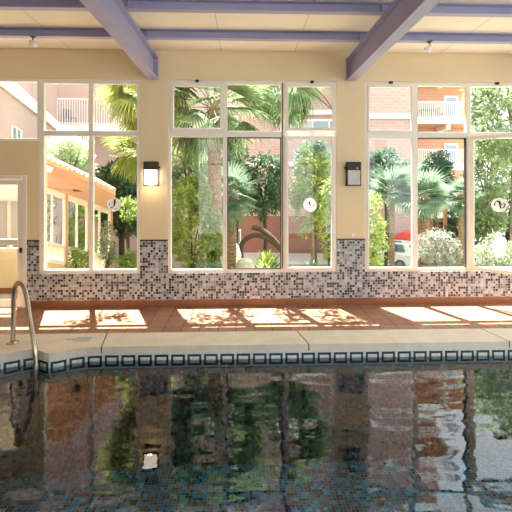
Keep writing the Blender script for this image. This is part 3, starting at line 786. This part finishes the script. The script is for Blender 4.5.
def spiky(pxc, py, d_, Rpx, mat, label, n=60, seed=1, w=.06, base_lift=0):
    r_ = random.Random(seed); c_ = at(pxc, py, d_); RR = Rpx*d_/F_PX; base = Vector((c_.x, c_.y, gz(c_.y)))
    r = root('spiky_agave', base, label, 'plant'); m = MB()
    m.tube([base + Vector((0, 0, -.05)), c_], [.07, .09], 8)
    for k in range(n):
        az = r_.uniform(0, 2*math.pi); el = R(r_.uniform(5, 88)); L = RR*r_.uniform(.8, 1.15)
        dd = Vector((math.cos(az)*math.cos(el), math.sin(az)*math.cos(el), math.sin(el))); sd = dd.cross(Vector((0, 0, 1))).normalized()*w*RR
        mid = c_ + dd*L*.5 + Vector((0, 0, .03)); tip = c_ + dd*L - Vector((0, 0, .06*L))
        m.quad(c_ - sd*.5, mid - sd, mid + Vector((0, 0, -.25*w*RR)), c_); m.quad(c_, mid + Vector((0, 0, -.25*w*RR)), mid + sd, c_ + sd*.5)
        m.quad(mid - sd, tip, tip, mid + Vector((0, 0, -.25*w*RR))); m.quad(mid + Vector((0, 0, -.25*w*RR)), tip, tip, mid + sd)
    m.build('leaves', M[mat], r, recalc=False)
spiky(266, 276, 10.2, 27, 'leaf_yellow', 'yellow green spiky plant at the foot of the open middle light', 80, 18, .07)
spiky(312, 276, 9.8, 20, 'frond_grey', 'grey green agave at the foot of the open centre sash', 36, 19, .09)
# curved dark branch plant
bt = root('curved_trunk', Vector((at(243, 250, 15).x, at(243, 250, 15).y, gz(at(243, 250, 15).y))), 'dark leaning tree trunk arching across the brick building', 'tree')
m = MB()
m.tube(smooth_path([Vector(bt.location) + Vector((0, 0, -.1)), at(241, 248, 15), at(246, 239, 15), at(254, 235.5, 15), at(264, 237, 15), at(276, 245, 15), at(285, 254, 15)], 4), .09, 8)
m.tube(smooth_path([at(252, 227, 15.1), at(262, 230, 15.1), at(272, 238, 15), at(280, 247, 15)], 4), .10, 8)
m.build('trunk', M['darkbark'], bt)
def rock(pxc, py, d_, rpx, label, seed):
    r_ = random.Random(seed); c_ = at(pxc, py, d_); RR = rpx*d_/F_PX; base = gz(c_.y); m = MB(); n, k = 12, 7; H = max(c_.z + RR*.8 - base, RR)
    for i in range(k+1):
        u = i/k
        for j in range(n):
            a = 2*math.pi*j/n; q = RR*(math.cos(u*math.pi/2)**.6 if i < k else .02)*r_.uniform(.85, 1.12)
            m.v.append((c_.x + q*math.cos(a), c_.y + q*.8*math.sin(a), base - .05 + (H + .05)*math.sin(u*math.pi/2)))
    for i in range(k):
        for j in range(n):
            m.f.append((i*n+j, i*n+(j+1) % n, (i+1)*n+(j+1) % n, (i+1)*n+j)); m.mi.append(0)
    m.f.append(tuple(k*n + j for j in range(n))); m.mi.append(0)
    tag(m.build('boulder', M['rock'], origin=(c_.x, c_.y, base)), label, 'rock')
rock(233, 250, 13.5, 9, 'tall pale boulder below the grey green fan palm', 2)
rock(245, 266, 11.5, 10, 'low pale boulder beside the yellow spiky plant', 3)
# leaf sprays added above the view, hung on the climbers to dapple the walkway
def spray(par, spots, mat, start, seed):
    r_ = random.Random(seed); m = MB(); st = MB()
    for (x, y, z, rx) in spots:
        foliage(m, (x, y, z), (rx, .42, .22), 16, 13, .11, r_, .55)
        st.tube(smooth_path([start, start + Vector((0, -.1, 1.3)), Vector((x, y + .7, z - .25)), Vector((x, y, z))], 4), (.012), 6)
    m.build('added_shade_foliage', M[mat], par, recalc=False); st.build('added_shade_stem', M['darkbark'], par)
spray(ivy, [(-2.75, 1.05, 5.0, .45), (-1.45, .95, 5.1, .6), (-.75, 1.15, 4.9, .3)], 'leaf_bright', Vector((at(186, 150, 9.3).x, at(186, 150, 9.3).y, 2.6)), 71)
spray(hedge, [(.75, 1.1, 5.0, .4), (.1, 1.2, 4.9, .25)], 'leaf_bright', Vector((at(334, 150, 9.6).x, at(334, 150, 9.6).y, 2.4)), 72)
# window_4
shrub('leafy_shrub', 371, 9.0, 186, 284, 13, 'leaf_yellow', 'sunlit yellow green shrub at the edge of the window by the unlit lamp', 'shrub', .085, 60, 46, .5, seed=21)
palm('fan_palm', 391, 192, 16.8, 34, 'frond_grey', 'grey green fan palm above the parked white car', 40, .12, -40, 80, .14, .4, 22, 18, 0, 105, True, None, None, .065)
palm('fan_palm', 424, 197, 16, 32, 'frond_grey', 'grey green fan palm above the round silver bush', 42, .17, -65, 80, .16, .4, 23, 18, 0, 105, True, None, None, .065)
palm('fan_palm', 460, 196, 19, 26, 'frond_grey', 'small grey green fan palm beside the hinge of the open sash', 30, .12, -60, 75, .16, .4, 24, 18, 0, 105, True, None, None, .065)
shrub('round_bush', 438.5, 14, 227, 270, 22.5, 'leaf_silver', 'rounded silver grey bush behind the right window', 'bush', .085, 90, 60, .26, seed=25, wr=.35)
tree('leafy_tree', 386, 21.5, 148, 200, 24, 'leaf_blue', 'blue green tree behind the fan palm over the car', .24, 60, 80, .3, .14, 26, 'darkbark')
tree('conifer_tree', 436, 21, 146, 205, 17, 'leaf_blue', 'dark bushy tree in front of the salmon balconies', .17, 70, 80, .3, .12, 27, 'darkbark')
tree('leafy_tree', 514, 15, 30, 190, 47, 'leaf_pale', 'big pale green tree seen above the open sash', .16, 150, 80, .25, .14, 28)
tree('leafy_tree', 462, 22.5, 205, 262, 22, 'leaf_dark', 'dark green tree beside the round silver bush', .24, 34, 60, .34, .12, 29, 'darkbark')
tree('leafy_tree', 487, 20, 120, 250, 22, 'leaf_pale', 'pale green tree seen through the open sash pane', .17, 110, 70, .3, .1, 61)
shrub('round_bush', 497, 12.5, 232, 276, 20, 'leaf_white', 'pale blossoming bush seen through the open sash', 'bush', .085, 50, 50, .3, seed=30)
tree('leafy_tree', 508, 22, 170, 240, 34, 'leaf_blue', 'blue green tree behind the bold sticker of the open sash', .24, 44, 60, .32, .13, 31, 'darkbark')
tree('leafy_tree', 236, 24, 140, 190, 14, 'leaf_blue', 'narrow blue green tree beside the white framed brick house window', .24, 30, 60, .36, .12, 33, 'darkbark')

# ------------------------------------------------------------------ covered porch with tiled roof (oblique, stepping down the slope)
E0, E1 = at(38, 158.5, 7.15), at(115.5, 194, 7.9)           # eave line
W0, W1 = at(38, 183, 8.4), at(114, 209, 9.9)            # top of the glazed wall
pr = root('tiled_porch', Vector((W1.x, W1.y, gz(W1.y))), 'orange covered porch with a clay tiled roof outside the four pane window', 'porch')
inn = Vector((-.5, .86, 0)).normalized()*1.9 + Vector((0, 0, .25))
m = MB(); up = Vector((0, 0, .07))
m.hexa([E0, E1, E1 + inn, E0 + inn, E0 + up, E1 + up, E1 + inn + up, E0 + inn + up])
nt = 17
for k in range(nt):
    a = E0.lerp(E1, (k + .5)/nt) + up
    m.tube([a - inn*.04 + Vector((0, 0, .012)), a + inn*1.0], .036, 8)
m.build('roof', M['rooftile'], pr)
m = MB(); dn = Vector((0, 0, -.03))
m.hexa([W0 + dn*1, W1 + dn, E1 + dn - inn*.0, E0 + dn, W0 + Vector((0,0,.05)), W1 + Vector((0,0,.05)), E1, E0]); m.build('soffit', M['orange'], pr)
sl = E0.lerp(E1, .52).lerp(W0.lerp(W1, .52), .45)
MB().lathe(sl + Vector((0, 0, -.06)), [(.0, -.02), (.13, -.02), (.15, 0), (.15, .03), (.0, .03)], 16).build('porch_light', M['bronze'], pr)
wd = (W1 - W0); along = wd.normalized()
def wpt(u, z): p = W0.lerp(W1, u); return Vector((p.x, p.y, p.z + z))
Lw = wd.length; back = Vector((-along.y, along.x, 0)).normalized()*.08
def wslab(mb, u0, u1, za0, zb0, za1=None, zb1=None, off=0., th=1.):
    za1 = za0 if za1 is None else za1; zb1 = zb0 if zb1 is None else zb1; f_ = back*off
    A, B, C_, D_ = wpt(u0, za0) + f_, wpt(u1, za1) + f_, wpt(u1, zb1) + f_, wpt(u0, zb0) + f_
    mb.hexa([A, B, B + back*th, A + back*th, D_, C_, C_ + back*th, D_ + back*th])
drop = lambda u: wpt(u, 0).z - gz(wpt(u, 0).y)
hh = -max(drop(0), drop(1)) - .3
frames, panes, posts, sill = MB(), MB(), MB(), MB()
us = [.0, .215, .30, .62, .66, .97]
for (u0, u1) in ((.02, .325), (.345, .62), (.64, .95)):
    wslab(frames, u0, u1, -.16, -.05); wslab(frames, u0, u1, -1.62, -1.54); wslab(frames, u0, u1, -1.22, -1.18)
    nu = 2
    for k in range(nu + 1): uu = u0 + (u1-u0-.014)*k/nu; wslab(frames, uu, uu + (.014 if k != 1 else .010), -1.62, -.1)
    for k in range(1, 14): uu = u0 + (u1-u0)*k/14; wslab(frames, uu, uu + .002, -1.54, -1.22)
    wslab(panes, u0, u1, -1.55, -.12, off=.5, th=.1)
for u in (-.01, .325, .62, .95): wslab(posts, u, u + .022, hh, 0, off=-.3, th=1.4)
wslab(sill, .0, .98, hh, -1.62, off=.05)
wslab(frames, .0, .98, -.06, .03, off=.05)
frames.build('window_frame', M['frame'], pr); panes.build('pane', M['glass'], pr); posts.build('post', M['orange'], pr); sill.build('wall', M['sillwall'], pr)
# white fascia at the near end
m = MB(); m.bar(at(36, 163, 7.1), at(52, 170.5, 7.26), .03, .10); m.build('fascia', M['extwhite'], pr)

# ------------------------------------------------------------------ buildings
def railing(mb, p0, p1, h, n, t_=.03):
    p0, p1 = Vector(p0), Vector(p1); U = Vector((0, 0, 1))
    mb.bar(p0 + U*h, p1 + U*h, .07, .06); mb.bar(p0 + U*.08, p1 + U*.08, .05, .05)
    for k in range(n+1):
        q = p0.lerp(p1, k/n); mb.bar(q, q + U*h, t_, t_)
GB = gz(40)
# left wing: oblique pink house with white stair band and balcony
K = at(57, 131, 20.0); zb = K.z; A0 = at(-40, 131, 20)
dA = (zb - CAM_Z)*F_PX/(187 - 86.5); Pn = at(0, 86.5, dA)       # same band height further forward
dirw = (Vector((Pn.x, Pn.y, 0)) - Vector((K.x, K.y, 0))).normalized()
near = Vector((K.x, K.y, 0)) + dirw*12.5; lft = Vector((-dirw.y, dirw.x, 0)); 
if lft.x > 0: lft = -lft
pw = root('pink_house', (K.x, K.y, GB), 'pink rendered house with a white band and balcony behind the high window', 'building')
def vprism(mb, pts, z0, z1): mb.prism([Vector((p.x, p.y, z0)) for p in pts], (0, 0, z1 - z0))
Kf = Vector((K.x, K.y, 0)); m = MB()
vprism(m, [near, Kf, Kf + lft*4, near + lft*4], GB, 24)
bx0 = Kf; bx1 = at(140, 131, 20.4); bx1 = Vector((bx1.x, bx1.y, 0)); depth = Vector((.1, 1, 0))
vprism(m, [Kf + depth*1.4 + lft*3, bx1 + depth*1.4 + Vector((2.5, 0, 0)), bx1 + depth*6 + Vector((2.5, 0, 0)), Kf + depth*6 + lft*3], GB, 24)
m.build('wall', M['stucco'], pw)
m = MB(); off = -lft*.08
m.prism([near + off + Vector((0, 0, zb)), Kf + off + Vector((0, 0, zb)), Kf + off + Vector((0, 0, zb + .45)), near + off + Vector((0, 0, zb + .45))], lft*.1)
m.build('band', M['extwhite'], pw)
m = MB(); vprism(m, [Kf - lft*.05, bx1 - Vector((0, .0, 0)), bx1 + depth*1.4, Kf + depth*1.4], zb - .0, zb + .33)
bal = m.build('balcony', M['extwhite'], pw)
m = MB(); railing(m, Kf + Vector((-.0, .05, zb + .33)), bx1 + Vector((0, .05, zb + .33)), 1.3, 34); m.build('railing', M['extwhite'], bal)
# upper roof overhang line seen above the balcony
m = MB(); m.bar(at(52, 78, 21), at(64, 90, 22.5), .1, .3); m.build('eave', M['extwhite'], pw)
m = MB(); q0 = at(80, 98, 21.6); q1 = at(88, 84, 21.6); m.box(q0.x, q1.x + .4, q0.y - .0, q0.y + .06, zb + .33, zb + 2.6); m.build('balcony_door', M['brown'], pw)
def ob_window(px0, px1, pyt, pyb):            # window on the oblique wing wall
    nvec = -lft
    def hitp(px, py):
        r0 = ray(px, py); o_ = Vector((0, CAM_Y, CAM_Z)); return o_ + r0*((Vector((Kf.x, Kf.y, 0)) - o_).dot(nvec)/r0.dot(nvec))
    a, b = hitp(px0, pyb), hitp(px1, pyb); t_ = hitp(px0, pyt).z; a.z = b.z = min(a.z, b.z)
    fr_, pn_ = MB(), MB(); o1 = nvec*.05; dd = (b - a)
    for (u0, u1, z0, z1) in ((0, .08, 0, 1), (.92, 1, 0, 1), (0, 1, 0, .05), (0, 1, .95, 1), (.48, .54, 0, 1)):
        P = [a + dd*u0, a + dd*u1]; H = t_ - a.z
        fr_.prism([P[0] + Vector((0,0,H*z0)), P[1] + Vector((0,0,H*z0)), P[1] + Vector((0,0,H*z1)), P[0] + Vector((0,0,H*z1))], o1)
    pn_.prism([a, b, b + Vector((0,0,t_-a.z)), a + Vector((0,0,t_-a.z))], o1*.4)
    f_ = fr_.build('window', M['extwhite'], pw); pn_.build('pane', M['extglass'], f_)
ob_window(10.5, 20.5, 125, 146); ob_window(-14, -3, 104, 136)
# balcony chair
bc = at(70, 118, 20.6)
def chair(p, label, s=1., rz=0.):
    r = root('balcony_chair', p, label, 'chair'); mt = Matrix.Translation(p) @ Matrix.Rotation(rz, 4, 'Z') @ Matrix.Scale(s, 4)
    MB().box(-.22, .22, -.22, .22, .42, .46, mt).build('seat', M['greyplastic'], r); MB().box(-.22, .22, .2, .24, .46, .9, mt).build('backrest', M['greyplastic'], r)
    for sx_ in (-1, 1):
        for sy_ in (-1, 1): MB().box(sx_*.2-.02, sx_*.2+.02, sy_*.2-.02, sy_*.2+.02, 0, .42, mt).build('leg', M['greyplastic'], r)
chair(Vector((bc.x, bc.y, zb + .33)), 'grey chair on the balcony of the pink house', 1.0, R(60))

# centre: pink brick building
D2 = 30.0
br = root('brick_house', Vector((at(280, 187, D2).x, at(280, 187, D2).y, GB)), 'pink brick apartment house behind the centre window', 'building')
pL, pR = at(190, 187, D2), at(344, 187, D2 - .6); pL.z = pR.z = 0
m = MB(); vprism(m, [pL, pR, pR + Vector((0, 8, 0)), pL + Vector((0, 8, 0))], GB, 24); m.build('wall', M['brick'], br)
def fpt(px, py, fwd=0.):
    u = (px - 190)/(344-190); dd = D2 + (-.6)*u - fwd; return at(px, py, dd)
def fband(nm, px0, px1, pyt, pyb, mat, th=.12, slope=0.):
    a, b = fpt(px0, pyb), fpt(px1, pyb - slope); c_, d_ = fpt(px1, pyt - slope), fpt(px0, pyt); m = MB()
    m.prism([a, b, c_, d_], (0, -th, 0)); return m.build(nm, M[mat], br)
fband('band', 246, 343, 162.5, 166.5, 'extwhite', .15); fband('band', 262, 343, 111.5, 116, 'extwhite', .2, 1.5)
for k in range(1, 5):
    o_ = 51.*k
    fband('band', 223, 343, 111.5 - o_, 115.5 - o_, 'extwhite', .2); fband('window_strip', 290, 322, 119.5 - o_, 132.5 - o_, 'extwhite', .14); fband('pane', 292, 320, 121 - o_, 131 - o_, 'extglass', .17)
    fband('window', 227.5, 239.5, 116 - o_, 130 - o_, 'extwhite', .14); fband('pane', 229, 238, 118 - o_, 128.5 - o_, 'extglass', .17)
fband('ground_floor', 223, 343, 216, 262, 'brown', .06)
fband('window_strip', 290, 338, 119.5, 129.5, 'extwhite', .14)
for (a, b) in ((313, 328), (329.5, 333), (295, 312)): fband('pane', a, b, 121.5, 128, 'extglass' if a > 312 else 'blind', .17)
fband('window', 227.5, 238.5, 116, 129.5, 'extwhite', .14); fband('pane', 229.5, 236.5, 118, 128, 'extglass', .17)
fband('window', 225, 239, 106, 111, 'extwhite', .14)
fband('window', 235, 241, 229, 243, 'extwhite', .14); fband('pane', 236, 240, 231, 242, 'extglass', .17)

# right: pink rendered block with salmon balconies
D3 = 26.0
rb = root('balcony_block', Vector((at(430, 187, D3).x, at(430, 187, D3).y, GB)), 'pink apartment block with salmon balconies behind the right window', 'building')
a, b = at(357, 187, D3), at(414.5, 187, D3); m = MB()
m.box(a.x, b.x, a.y, a.y + 9, GB, 21)
e = at(486, 187, D3); m.build('wall', M['brick'], rb)
m = MB(); m.box(b.x, e.x, a.y + 1.6, a.y + 9, GB, 12.6); m.box(b.x, at(450, 187, D3).x, a.y + 1.6, a.y + 9, 12.6, 20); m.build('salmon_wall', M['salmon'], rb)
yF = a.y
def rpt(px, py, Y): return onY(px, py, Y)
m = MB(); p, q = rpt(357, 118.5, yF), rpt(414, 114.2, yF); m.box(p.x, q.x, yF - .12, yF, p.z, q.z); q2 = rpt(411.3, 133, yF); m.box(q2.x, q.x, yF - .12, yF, q2.z, q.z)
for k in range(1, 5): m.box(p.x, q.x, yF - .12, yF, p.z + 3.02*k, q.z + 3.02*k)
m.build('band', M['extwhite'], rb)
for (pt, pb, rt_) in ((119, 123.5, 102), (165.5, 170, 149.5), (214, 218, 199), (72.5, 77, 55.5), (26, 30.5, 9), (-20.5, -16, -37.5)):
    p, q = rpt(415, pb, yF), rpt(480 if pt > 20 else 452, pt, yF); m = MB(); m.box(p.x, q.x, yF - .1, yF + 1.6, p.z, q.z); bo = m.build('balcony', M['extwhite'], rb)
    m = MB(); railing(m, (p.x, yF, q.z), (q.x, yF, q.z), rpt(420, rt_, yF).z - q.z, 34); m.build('railing', M['extwhite'], bo)
    p2, q2 = rpt(444.5, pt, yF + 1.5), rpt(458, rt_ - 6, yF + 1.5)
    f_ = MB().box(p2.x, q2.x, yF + 1.5, yF + 1.6, q.z, q2.z).build('balcony_door', M['extwhite'], rb)
    MB().box(p2.x + .12, q2.x - .12, yF + 1.46, yF + 1.5, q.z + .2, q2.z - .12).build('pane', M['extglass'], f_)
    m = MB(); m.box(rpt(448, 130, yF).x, rpt(452, 130, yF).x, yF + .2, yF + 1.6, p.z - .35, p.z); m.build('corbel', M['extwhite'], bo)
    m = MB(); m.box(p.x, q.x, yF + .05, yF + 1.6, p.z - .03, p.z); m.build('balcony_soffit', M['orange'], bo)

# sloping porch roof of the neighbour, just left of the open sash
zz = gz(at(460, 187, 22).y)
ga = root('gable_roof', Vector((at(456, 187, 22).x, at(456, 187, 22).y, zz)), 'sloping orange stair roof beside the hinge of the open sash', 'roof')
m = MB(); P0, P1 = at(446, 187, 22.0), at(470, 173.5, 22.0); m.hexa([P0, P1, P1 + Vector((0, 2, 0)), P0 + Vector((0, 2, 0)), P0 + Vector((0, 0, .22)), P1 + Vector((0, 0, .22)), P1 + Vector((0, 2, .22)), P0 + Vector((0, 2, .22))]); m.build('slab', M['orange'], ga)
m = MB(); 
for P in (P0 + Vector((.15, .3, 0)), P1 + Vector((-.1, .3, 0))): m.box(P.x - .08, P.x + .08, P.y, P.y + .16, gz(P.y) - .1, P.z + .06)
m.build('post', M['orange'], ga)
# balcony furniture
zt = rpt(430, 119, yF).z
p = rpt(427, 119, yF + .7); r = root('balcony_table', (p.x, p.y, zt), 'grey table on the upper salmon balcony', 'table')
MB().box(p.x - .55, p.x + .55, p.y - .35, p.y + .35, .68 + zt, .73 + zt).build('tabletop', M['greyplastic'], r)
for sx_ in (-1, 1):
    for sy_ in (-1, 1): MB().box(p.x + sx_*.48 - .03, p.x + sx_*.48 + .03, p.y + sy_*.28 - .03, p.y + sy_*.28 + .03, zt, zt + .68).build('leg', M['greyplastic'], r)
q = rpt(441, 119, yF + .7); chair(Vector((q.x, q.y, zt)), 'grey chair beside the table on the upper salmon balcony', 1., R(90))

# ------------------------------------------------------------------ parked car, parasol
cc = at(381, 187, 23.2); zc = gz(cc.y) + .03
car = root('parked_car', Vector((cc.x, cc.y, zc)), 'white hatchback parked under the fan palm', 'car')
mt = Matrix.Translation(Vector((cc.x, cc.y, zc))) @ Matrix.Rotation(R(55), 4, 'Z')     # rear towards the hall
def loft(mb, secs):       # secs: list of (y, [(x,z)...]) closed rings
    i0 = len(mb.v); n = len(secs[0][1])
    for y, ring_ in secs:
        for x, z in ring_: mb.v.append(tuple(mt @ Vector((x, y, z))))
    for k in range(len(secs)-1):
        for j in range(n): a_ = i0+k*n+j; b_ = i0+k*n+(j+1) % n; mb.f.append((a_, b_, b_+n, a_+n)); mb.mi.append(mb.cur)
    mb.f.append(tuple(i0+j for j in range(n))); mb.f.append(tuple(i0+(len(secs)-1)*n+j for j in reversed(range(n)))); mb.mi += [mb.cur]*2
def sec(w0, zt_, zb_=.22, r_=.08): return [(-w0+r_, zb_), (w0-r_, zb_), (w0, zb_+r_), (w0, zt_-r_), (w0-r_, zt_), (-w0+r_, zt_), (-w0, zt_-r_), (-w0, zb_+r_)]
m = MB(); loft(m, [(-2.0, sec(.74, .86, .3)), (-1.94, sec(.82, .95)), (-1.2, sec(.86, .98)), (.6, sec(.86, .96)), (1.6, sec(.83, .86)), (2.0, sec(.72, .7, .28))])
loft(m, [(-1.86, sec(.70, 1.02, .8)), (-1.62, sec(.70, 1.46, .8)), (-1.2, sec(.68, 1.52, .8)), (.1, sec(.66, 1.50, .8)), (.95, sec(.72, .98, .8))])
m.build('body', M['carwhite'], car, smooth=False, bevel=.02)
m = MB()
def cq(pts_): m.prism([mt @ Vector(p_) for p_ in pts_], mt.to_3x3() @ Vector((0, 0, .012)))
def plate(mb, P, nrm_, t_=.02): mb.prism([mt @ Vector(p_) for p_ in P], mt.to_3x3() @ Vector(nrm_)*t_)
plate(m, [(-.58, -1.88, 1.03), (.58, -1.88, 1.03), (.54, -1.69, 1.4), (-.54, -1.69, 1.4)], (0, -1, .4), .03); tag(m.build('rear_window', M['carglass'], car), None)
for sgn in (-1, 1):
    m = MB(); plate(m, [(sgn*.705, -1.5, 1.02), (sgn*.72, .6, 1.0), (sgn*.69, .05, 1.42), (sgn*.695, -1.4, 1.42)], (sgn, 0, 0), .02); m.build('side_window', M['carglass'], car)
    m = MB(); plate(m, [(sgn*.58, -1.985, .74), (sgn*.8, -1.96, .74), (sgn*.8, -1.95, .98), (sgn*.6, -1.965, .98)], (0, -1, 0), .04); m.build('tail_light', M['redlight'], car)
    m = MB(); m.tube([mt @ Vector((sgn*.6, -1.3, 1.56)), mt @ Vector((sgn*.58, .1, 1.55))], .03, 6); m.build('roof_rail', M['tyre'], car)
    for yy in (-1.25, 1.25):
        m = MB(); m.lathe(mt @ Vector((sgn*.78, yy, .31)), [(.0, -.1), (.28, -.1), (.31, -.06), (.31, .06), (.28, .1), (.0, .1)], 20, mt.to_3x3() @ Matrix.Rotation(R(90), 3, 'Y')); wh = m.build('wheel', M['tyre'], car)
        m = MB(); m.lathe(mt @ Vector((sgn*.86, yy, .31)), [(.0, -.03), (.18, -.03), (.18, .03), (.0, .03)], 14, mt.to_3x3() @ Matrix.Rotation(R(90), 3, 'Y')); m.build('rim', M['steel'], wh)
m = MB(); m.box(-.7, .7, -2.05, -1.96, .34, .5, mt); m.build('bumper', M['greyplastic'], car)
pp = at(409, 240, 24.6); zg = gz(pp.y) + .03
r = root('parasol', Vector((pp.x, pp.y, zg)), 'red parasol open behind the parked white car', 'parasol')
MB().tube([(pp.x, pp.y, zg), (pp.x, pp.y, pp.z + .75)], .03, 8).build('pole', M['extwhite'], r)
m = MB(); n = 8; RR = 1.25
rim_ = [Vector((pp.x + RR*math.cos(2*math.pi*k/n), pp.y + RR*math.sin(2*math.pi*k/n), pp.z)) for k in range(n)]; top = Vector((pp.x, pp.y, pp.z + .72))
for k in range(n):
    a_, b_ = rim_[k], rim_[(k+1) % n]; m.poly([a_, b_, top]); m.poly([b_ - Vector((0,0,.03)), a_ - Vector((0,0,.03)), top - Vector((0,0,.04))]); m.quad(a_, a_ - Vector((0,0,.16)), b_ - Vector((0,0,.16)), b_)
m.build('canopy', M['red'], r, recalc=False); MB().box(pp.x-.35, pp.x+.35, pp.y-.35, pp.y+.35, zg, zg+.08).build('base', M['greyplastic'], r)

# ------------------------------------------------------------------ light
wd_ = bpy.data.worlds.new('sky'); sc.world = wd_; wd_.use_nodes = True
bg = wd_.node_tree.nodes['Background']; bg.inputs[0].default_value = (.90, .95, 1.0, 1); bg.inputs[1].default_value = 2.1
sun = bpy.data.lights.new('sun', 'SUN'); sun.energy = 22.; sun.angle = R(.53); sun.color = (1, .985, .95)
so_ = bpy.data.objects.new('sun', sun); col.objects.link(so_); so_.location = (-4, 10, 20)
so_.rotation_euler = Vector((.40, -1.0, -2.9)).to_track_quat('-Z', 'Y').to_euler()
lp = bpy.data.lights.new('wall_lamp_bulb', 'POINT'); lp.energy = 1.5; lp.color = (1, .78, .5); lp.shadow_soft_size = .04
lo_ = bpy.data.objects.new('wall_lamp_bulb', lp); col.objects.link(lo_); lo_.location = (lx, -.16, lz0 - .02)

sc.view_settings.view_transform = 'Standard'; sc.view_settings.look = 'None'; sc.view_settings.exposure = .88; sc.view_settings.gamma = 1
sc.view_settings.use_curve_mapping = False
sc.cycles.max_bounces = 10; sc.cycles.transparent_max_bounces = 16; sc.cycles.diffuse_bounces = 5
sc.cycles.sample_clamp_indirect = 8
sc.cycles.caustics_reflective = False
GR = {'fan_palm': 'fan palms in the garden', 'leafy_tree': 'leafy trees in the garden', 'leafy_shrub': 'leafy shrubs by the windows', 'climbing_ivy': 'climbers by the tall palm',
      'spiky_agave': 'spiky plants below the centre window', 'boulder': 'boulders in the garden', 'round_bush': 'pale round bushes', 'balcony_chair': 'chairs on the balconies'}
for o in bpy.data.objects:
    k_ = o.name.split('.')[0]
    if o.parent is None and 'category' in o and 'group' not in o and k_ in GR: o['group'] = GR[k_]
for o in list(bpy.data.objects):
    if '_o' in o: del o['_o']
